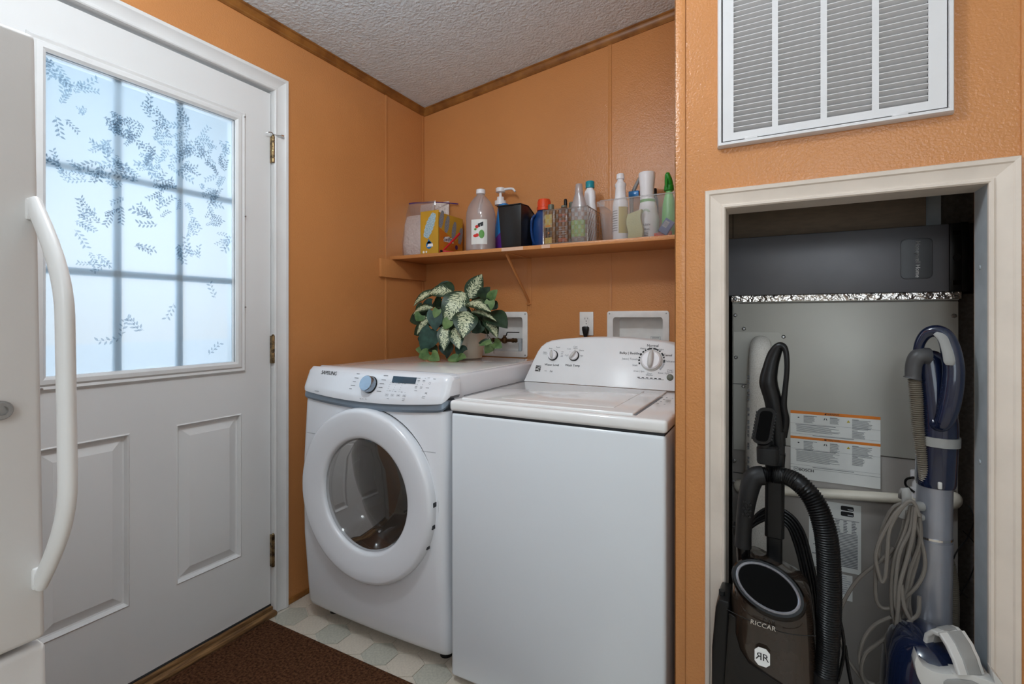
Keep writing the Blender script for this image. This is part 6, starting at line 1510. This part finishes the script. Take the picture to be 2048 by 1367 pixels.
# ribbed hose
q = MB(); q.corrugated([W_(1518, 948, 1.290), W_(1545, 950, 1.300), W_(1575, 953, 1.285), W_(1605, 972, 1.265), W_(1632, 1008, 1.255), W_(1650, 1060, 1.25), W_(1657, 1120, 1.25), W_(1659, 1190, 1.25), W_(1657, 1260, 1.25), W_(1654, 1325, 1.25), W_(1650, 1420, 1.25)], [.0165, .0165, .0175, .0195, .0210, .0215, .0215, .0220, .0215, .0205, .020], .0052, .0014, 20); q.build('hose', 'black_plastic', t, sharp=80)
q = MB(); q.tube([W_(1650, 1345, 1.25), W_(1650, 1420, 1.25), (PY(1650, 1420, 1.25).x, 1.26, .16)], [.0235, .024, .024], 18, smooth=False); q.build('hose_cuff', 'black_matte', t)
q = MB(); q.tube([W_(1528, 950, 1.288), W_(1508, 955, 1.285), W_(1497, 985, 1.28), W_(1490, 1030, 1.28), W_(1487, 1065, 1.28), W_(1486, 1092, 1.28)], [.0215, .0225, .0205, .0180, .0172, .0185], 20, n=6); hg = q.build('hose_grip', 'black_matte', t, sharp=60)
q = MB(); rr_ = random.Random(3)
for i in range(6):
    for j in range(2): p = W_(1489+j*9+(i % 2)*4-i*.5, 1003+i*6, 1.2605+.001*j); q.tube([p, p+V((0, -.0022, 0))], [.0034, .0026], 6, smooth=False)
q.build('grip_stud', 'black_matte', hg)
q = MB(); q.cyl(W_(1486, 1090, 1.28), W_(1488, 1140, 1.28), .0150, seg=18); q.build('hose_tube', 'black_gloss', t)
q = MB(); q.box(W_(1465, 1070, 1.30), W_(1478, 1043, 1.33), .003); q.build('cord_hook', 'black_plastic', t)
# black power cord hung in loops behind the wand
q = MB()
for k_ in range(5):
    d_ = k_*4.6; y_ = 1.345+.004*(k_ % 2)
    q.tube([W_(1472-d_*.2, 1180, y_), W_(1484-d_*.3, 1110-d_*.6, y_), W_(1505-d_*.4, 1040+d_, y_), W_(1540, 1014+d_*1.2, y_), W_(1578-d_*.3, 1026+d_*1.3, y_), W_(1606-d_, 1062+d_, y_), W_(1624-d_*1.3, 1125, y_), W_(1636-d_*1.3, 1190, y_), W_(1640-d_, 1280, y_), W_(1650-d_, 1367, y_)], .0036, 8, n=6)
q.tube([W_(1660, 1180, 1.31), W_(1680, 1240, 1.32), W_(1688, 1300, 1.32), W_(1676, 1360, 1.32)], .0035, 8)
q.tube([W_(1690, 1290, 1.32), W_(1697, 1340, 1.32), W_(1705, 1380, 1.32)], .0035, 8)
q.build('power_cord', 'black_plastic', t)

# ================================================================== RIGHT VACUUM (navy and silver)
RY = 1.42
t = thing('navy_upright_vacuum', 'navy and silver upright vacuum with a looped handle, right in the closet opening', 'vacuum cleaner', (2.10, 1.36, 0))
R_ = lambda u, v, y=RY: PY(u, v, y)
s = sc(1876, RY)
q = MB(); q.tube([R_(1857, 1300), R_(1860, 1180), R_(1864, 1075)], [.0400, .0385, .0365], 28, smooth=False); q.build('lower_tube', 'silver_plastic', t)
q = MB(); q.tube([R_(1864, 1077), R_(1866, 1068), R_(1870, 960)], [.0345, .0335, .0315], 28, smooth=False); q.build('upper_tube', 'silver_plastic', t)
q = MB(); q.tube([R_(1864, 1071), R_(1864, 1067)], [.0362, .0362], 28, smooth=False); q.build('tube_band', 'chrome', t)
q = MB(); q.tube([R_(1871, 970), R_(1871, 962), R_(1874, 884)], [.0340, .0365, .0370], 28, smooth=False); q.build('sleeve', 'navy', t)
q = MB(); q.tube([R_(1874, 888), R_(1874.5, 870)], [.0400, .0400], 28, smooth=False); q.build('clamp_ring', 'grey_plastic', t)
q = MB(); p = PY(1880, 970, RY-.037); q.box(p-V((.004, .002, .009)), p+V((.004, .003, .007)), .0025); q.build('tube_button', 'pale_plastic', t)
q = MB(); q.tube([R_(1875, 872), R_(1874, 840), R_(1868, 790), R_(1862, 745), R_(1858, 718), R_(1852, 703)], [.0365, .0365, .0330, .0310, .0290, .012], 24, n=6, ref=(0, -1, 0), flat=1.0); q.build('handle_stem', 'navy', t, sharp=60)
# duct elbow into the thin hose
q = MB(); q.tube([R_(1856, 712, 1.40), R_(1838, 712, 1.395), R_(1828, 728, 1.395), R_(1826, 752, 1.395), R_(1825, 757, 1.395)], [.0185, .0175, .0155, .0150, .0175], 20, n=6); q.build('duct_elbow', 'duct_grey', t)
q = MB(); q.corrugated([R_(1829, 757, 1.395), R_(1833, 800, 1.395), R_(1836, 850, 1.395), R_(1842, 900, 1.395), R_(1848, 950, 1.40), R_(1856, 1010, 1.44), R_(1880, 1080, 1.475), R_(1896, 1140, 1.475), R_(1900, 1200, 1.475), R_(1898, 1260, 1.475)], [.0118, .0118, .0108, .0095, .0085, .010, .013, .0150, .0155, .0165], .0046, .0016, 16); q.build('hose', 'hose_tan', t, sharp=80)
# loop handle
q = MB(); q.tube([R_(1834, 712, 1.40), R_(1840, 685, 1.395), R_(1853, 667, 1.39), R_(1872, 662, 1.385), R_(1890, 672, 1.38), R_(1901, 698, 1.375), R_(1907, 735, 1.372), R_(1905, 775, 1.372), R_(1897, 815, 1.375), R_(1885, 846, 1.382), R_(1872, 848, 1.39), R_(1866, 835, 1.395)],
    [.009, .010, .0115, .0135, .0155, .0175, .0185, .0190, .0190, .0165, .012, .006], 20, n=7, ref=(0, -1, 0), flat=0.9); hl = q.build('loop_handle', 'navy', t, sharp=60)
q = MB(); q.tube([R_(1874, 664, 1.3745), R_(1887, 677, 1.3665), R_(1895, 700, 1.3610), R_(1899, 722, 1.3570), R_(1899, 730, 1.3565)], [.0085, .0095, .0100, .0100, .006], 14, n=7, ref=(0, -1, 0), flat=.3); q.build('grip_pad', 'grey_plastic', hl)
# body: canister dome, white trim and carry handle
BY = 1.26
def B_(u, v, y=BY): return PY(u, v, y)
bc_ = B_(1900, 1367); 
x0_, x1_ = B_(1778, 1367).x, B_(2022, 1367).x; cx = (x0_+x1_)/2; rx = (x1_-x0_)/2; z1_ = B_(1850, 1285).z
q = MB(); rings = []
for z, k_, kz_, ty in ((.10, .80, .9, 0), (.20, .95, 1, 0), (.36, 1.04, 1, 0), (.43, 1.02, 1, 0), (.475, .95, .95, 0), (.505, .84, .86, 0), (.525, .70, .72, 0), (.538, .50, .5, 0), (.544, .22, .25, 0)):
    r_ = ringpts((cx+.0, BY+.075, z), rx*k_, .105*kz_, 2.4, 40)
    for p in r_: p.z += (-(p.x-cx)*.16 if z > .44 else 0)
    rings.append(r_)
q.loft(rings); cn = q.build('canister', 'navy', t, sharp=60)
q = MB(); q.box((1.98, 1.14, .012), (2.24, 1.40, .10), .02, 3); q.build('floor_head', 'navy', t)
q = MB(); q.box((2.0, 1.138, .02), (2.22, 1.142, .06), .001); q.build('bumper', 'grey_plastic', t)
fr_ = lambda u, v, d=0.0: B_(u, v, BY-.030-d)
q = MB()   # white sweep across the front
q.prism([fr_(u, v) for u, v in ((1834, 1307), (1838, 1318), (1846, 1330), (1862, 1341), (1885, 1347), (1908, 1348), (1903, 1344), (1945, 1350), (1968, 1358), (1985, 1363), (1990, 1366), (1984, 1340), (2006, 1366), (2010, 1410), (1860, 1410), (1846, 1375), (1834, 1350), (1829, 1325))], (0, .028, 0)); q.bevel_all(.003, 2, .8); q.build('front_trim', 'pale_plastic', t)
q = MB(); q.prism([fr_(u, v, .003) for u, v in ((1888, 1364), (1895, 1359), (1915, 1358), (1945, 1362), (1962, 1370), (1962, 1400), (1888, 1400))], (0, .01, 0)); q.bevel_all(.002, 2, .8); q.build('front_inlay', 'grey_plastic', t)
# carry handle band: white edges, grey middle
def band(name, mm, offs, hw, th, par=None):
    cl = [(1856, 1286, .035), (1860, 1268, .030), (1872, 1261, .020), (1888, 1268, .008), (1902, 1290, -.008), (1915, 1318, -.022), (1925, 1348, -.031)]
    q = MB(); P_ = []
    for i in range(len(cl)-1):
        for k_ in range(5):
            f = k_/5; a_, b2 = cl[i], cl[i+1]; P_.append([a_[j]+(b2[j]-a_[j])*f for j in range(3)])
    P_.append(cl[-1]); rings = []
    for i, (u, v, dy) in enumerate(P_):
        p = B_(u, v, BY+dy); a_ = P_[max(i-1, 0)]; b2 = P_[min(i+1, len(P_)-1)]; d_ = B_(b2[0], b2[1], BY+b2[2])-B_(a_[0], a_[1], BY+a_[2]); d_.normalize()
        sd_ = V((.80, .55, .10)); sd_ = (sd_-d_*sd_.dot(d_)).normalized(); nn = d_.cross(sd_).normalized()
        if nn.y > 0: nn = -nn
        rings.append([p+sd_*(offs+a2)+nn*b3 for a2, b3 in rrect(2*hw, 2*th, min(hw, th)*.7, 3)])
    q.loft(rings); return q.build(name, mm, par or t, sharp=60)
ch = band('carry_handle', 'pale_plastic', .016, .026, .0045)
band('handle_inlay', 'grey_plastic', .020, .0155, .0062, ch)
# cord hook and the grey cord hung on it
hk = PY(1812, 1008, 1.375)
q = MB(); q.tube([PY(1806, 995, 1.39), PY(1808, 985, 1.378), PY(1812, 982, 1.372), PY(1813, 1010, 1.370), PY(1806, 1034, 1.38)], [.009, .010, .009, .009, .010], 12, n=5, ref=(0, -1, 0), flat=.55); q.cyl(PY(1845, 1012, 1.40), PY(1812, 1010, 1.385), .010, seg=12); q.cyl(PY(1845, 1034, 1.40), PY(1808, 1030, 1.385), .008, seg=12); q.build('cord_hook', 'grey_plastic', t)
ZR = lambda X, Y, y: PY(1660+X*.2976, 960+Y*.2977, y)
cords = [
 [(520, 150), (440, 220), (345, 380), (308, 500), (320, 600), (345, 680), (372, 640), (385, 480), (400, 330), (470, 200), (530, 140), (570, 160), (600, 240)],
 [(500, 150), (420, 190), (350, 330), (330, 470), (345, 545), (430, 480), (490, 330), (520, 200)],
 [(430, 450), (340, 540), (200, 650), (110, 780), (60, 900), (55, 1000), (100, 1160), (180, 1290), (260, 1365), (330, 1370), (390, 1290), (430, 1150), (450, 950)],
 [(530, 180), (580, 300), (630, 480), (635, 600), (590, 700), (500, 790), (420, 850), (350, 855), (310, 790), (305, 620), (310, 500)],
 [(545, 170), (500, 350), (440, 500), (415, 650), (415, 850), (440, 1000), (430, 1180), (405, 1367)],
 [(560, 170), (540, 330), (470, 480), (445, 650), (440, 830), (470, 960), (450, 1120), (415, 1290), (400, 1380)],
 [(575, 180), (560, 350), (520, 520), (470, 700), (455, 880), (430, 1100)],
 [(590, 200), (560, 420), (560, 600), (530, 800), (545, 950), (520, 1080), (470, 1190), (440, 1300), (420, 1380)],
 [(600, 220), (610, 380), (590, 520), (545, 680), (510, 850), (470, 1000), (450, 1150)],
 [(520, 200), (530, 400), (500, 560), (460, 720), (500, 760), (540, 600), (600, 420), (600, 250)],
 [(410, 915), (300, 970), (230, 1060), (200, 1160), (205, 1260), (240, 1340), (300, 1370)],
 [(420, 1020), (330, 1090), (250, 1150), (215, 1230), (215, 1310), (250, 1380)],
 [(480, 700), (500, 850), (560, 1000), (500, 1110), (480, 1080), (520, 960), (590, 900), (600, 780)],
 [(510, 190), (480, 420), (440, 640), (430, 840), (415, 980)],
]
for i, c_ in enumerate(cords):
    y_ = 1.352+.0055*((i*5) % 6)
    q = MB(); q.tube([ZR(X, Y, y_) for X, Y in c_], .0040, 9, n=7); o = q.build('cord_loop', 'cord_grey', t)

# tiny printed marks are joined: too small to pick apart
for o in bpy.data.objects:
    if o.type == 'MESH' and o.parent and o.name.split('.')[0] in ('fine_print', 'printing', 'label_print', 'print', 'lettering', 'sleeve_print', 'sunburst', 'sticker_printing', 'dial_scale', 'badge_print', 'packet_print', 'vent_dot', 'grip_stud', 'indicator_mark', 'emblem_stroke', 'bold_lettering', 'door_clip', 'white_print', 'green_print', 'tomato_print', 'hazard_mark', 'badge'):
        o['kind'] = 'stuff'
bpy.context.view_layer.update()
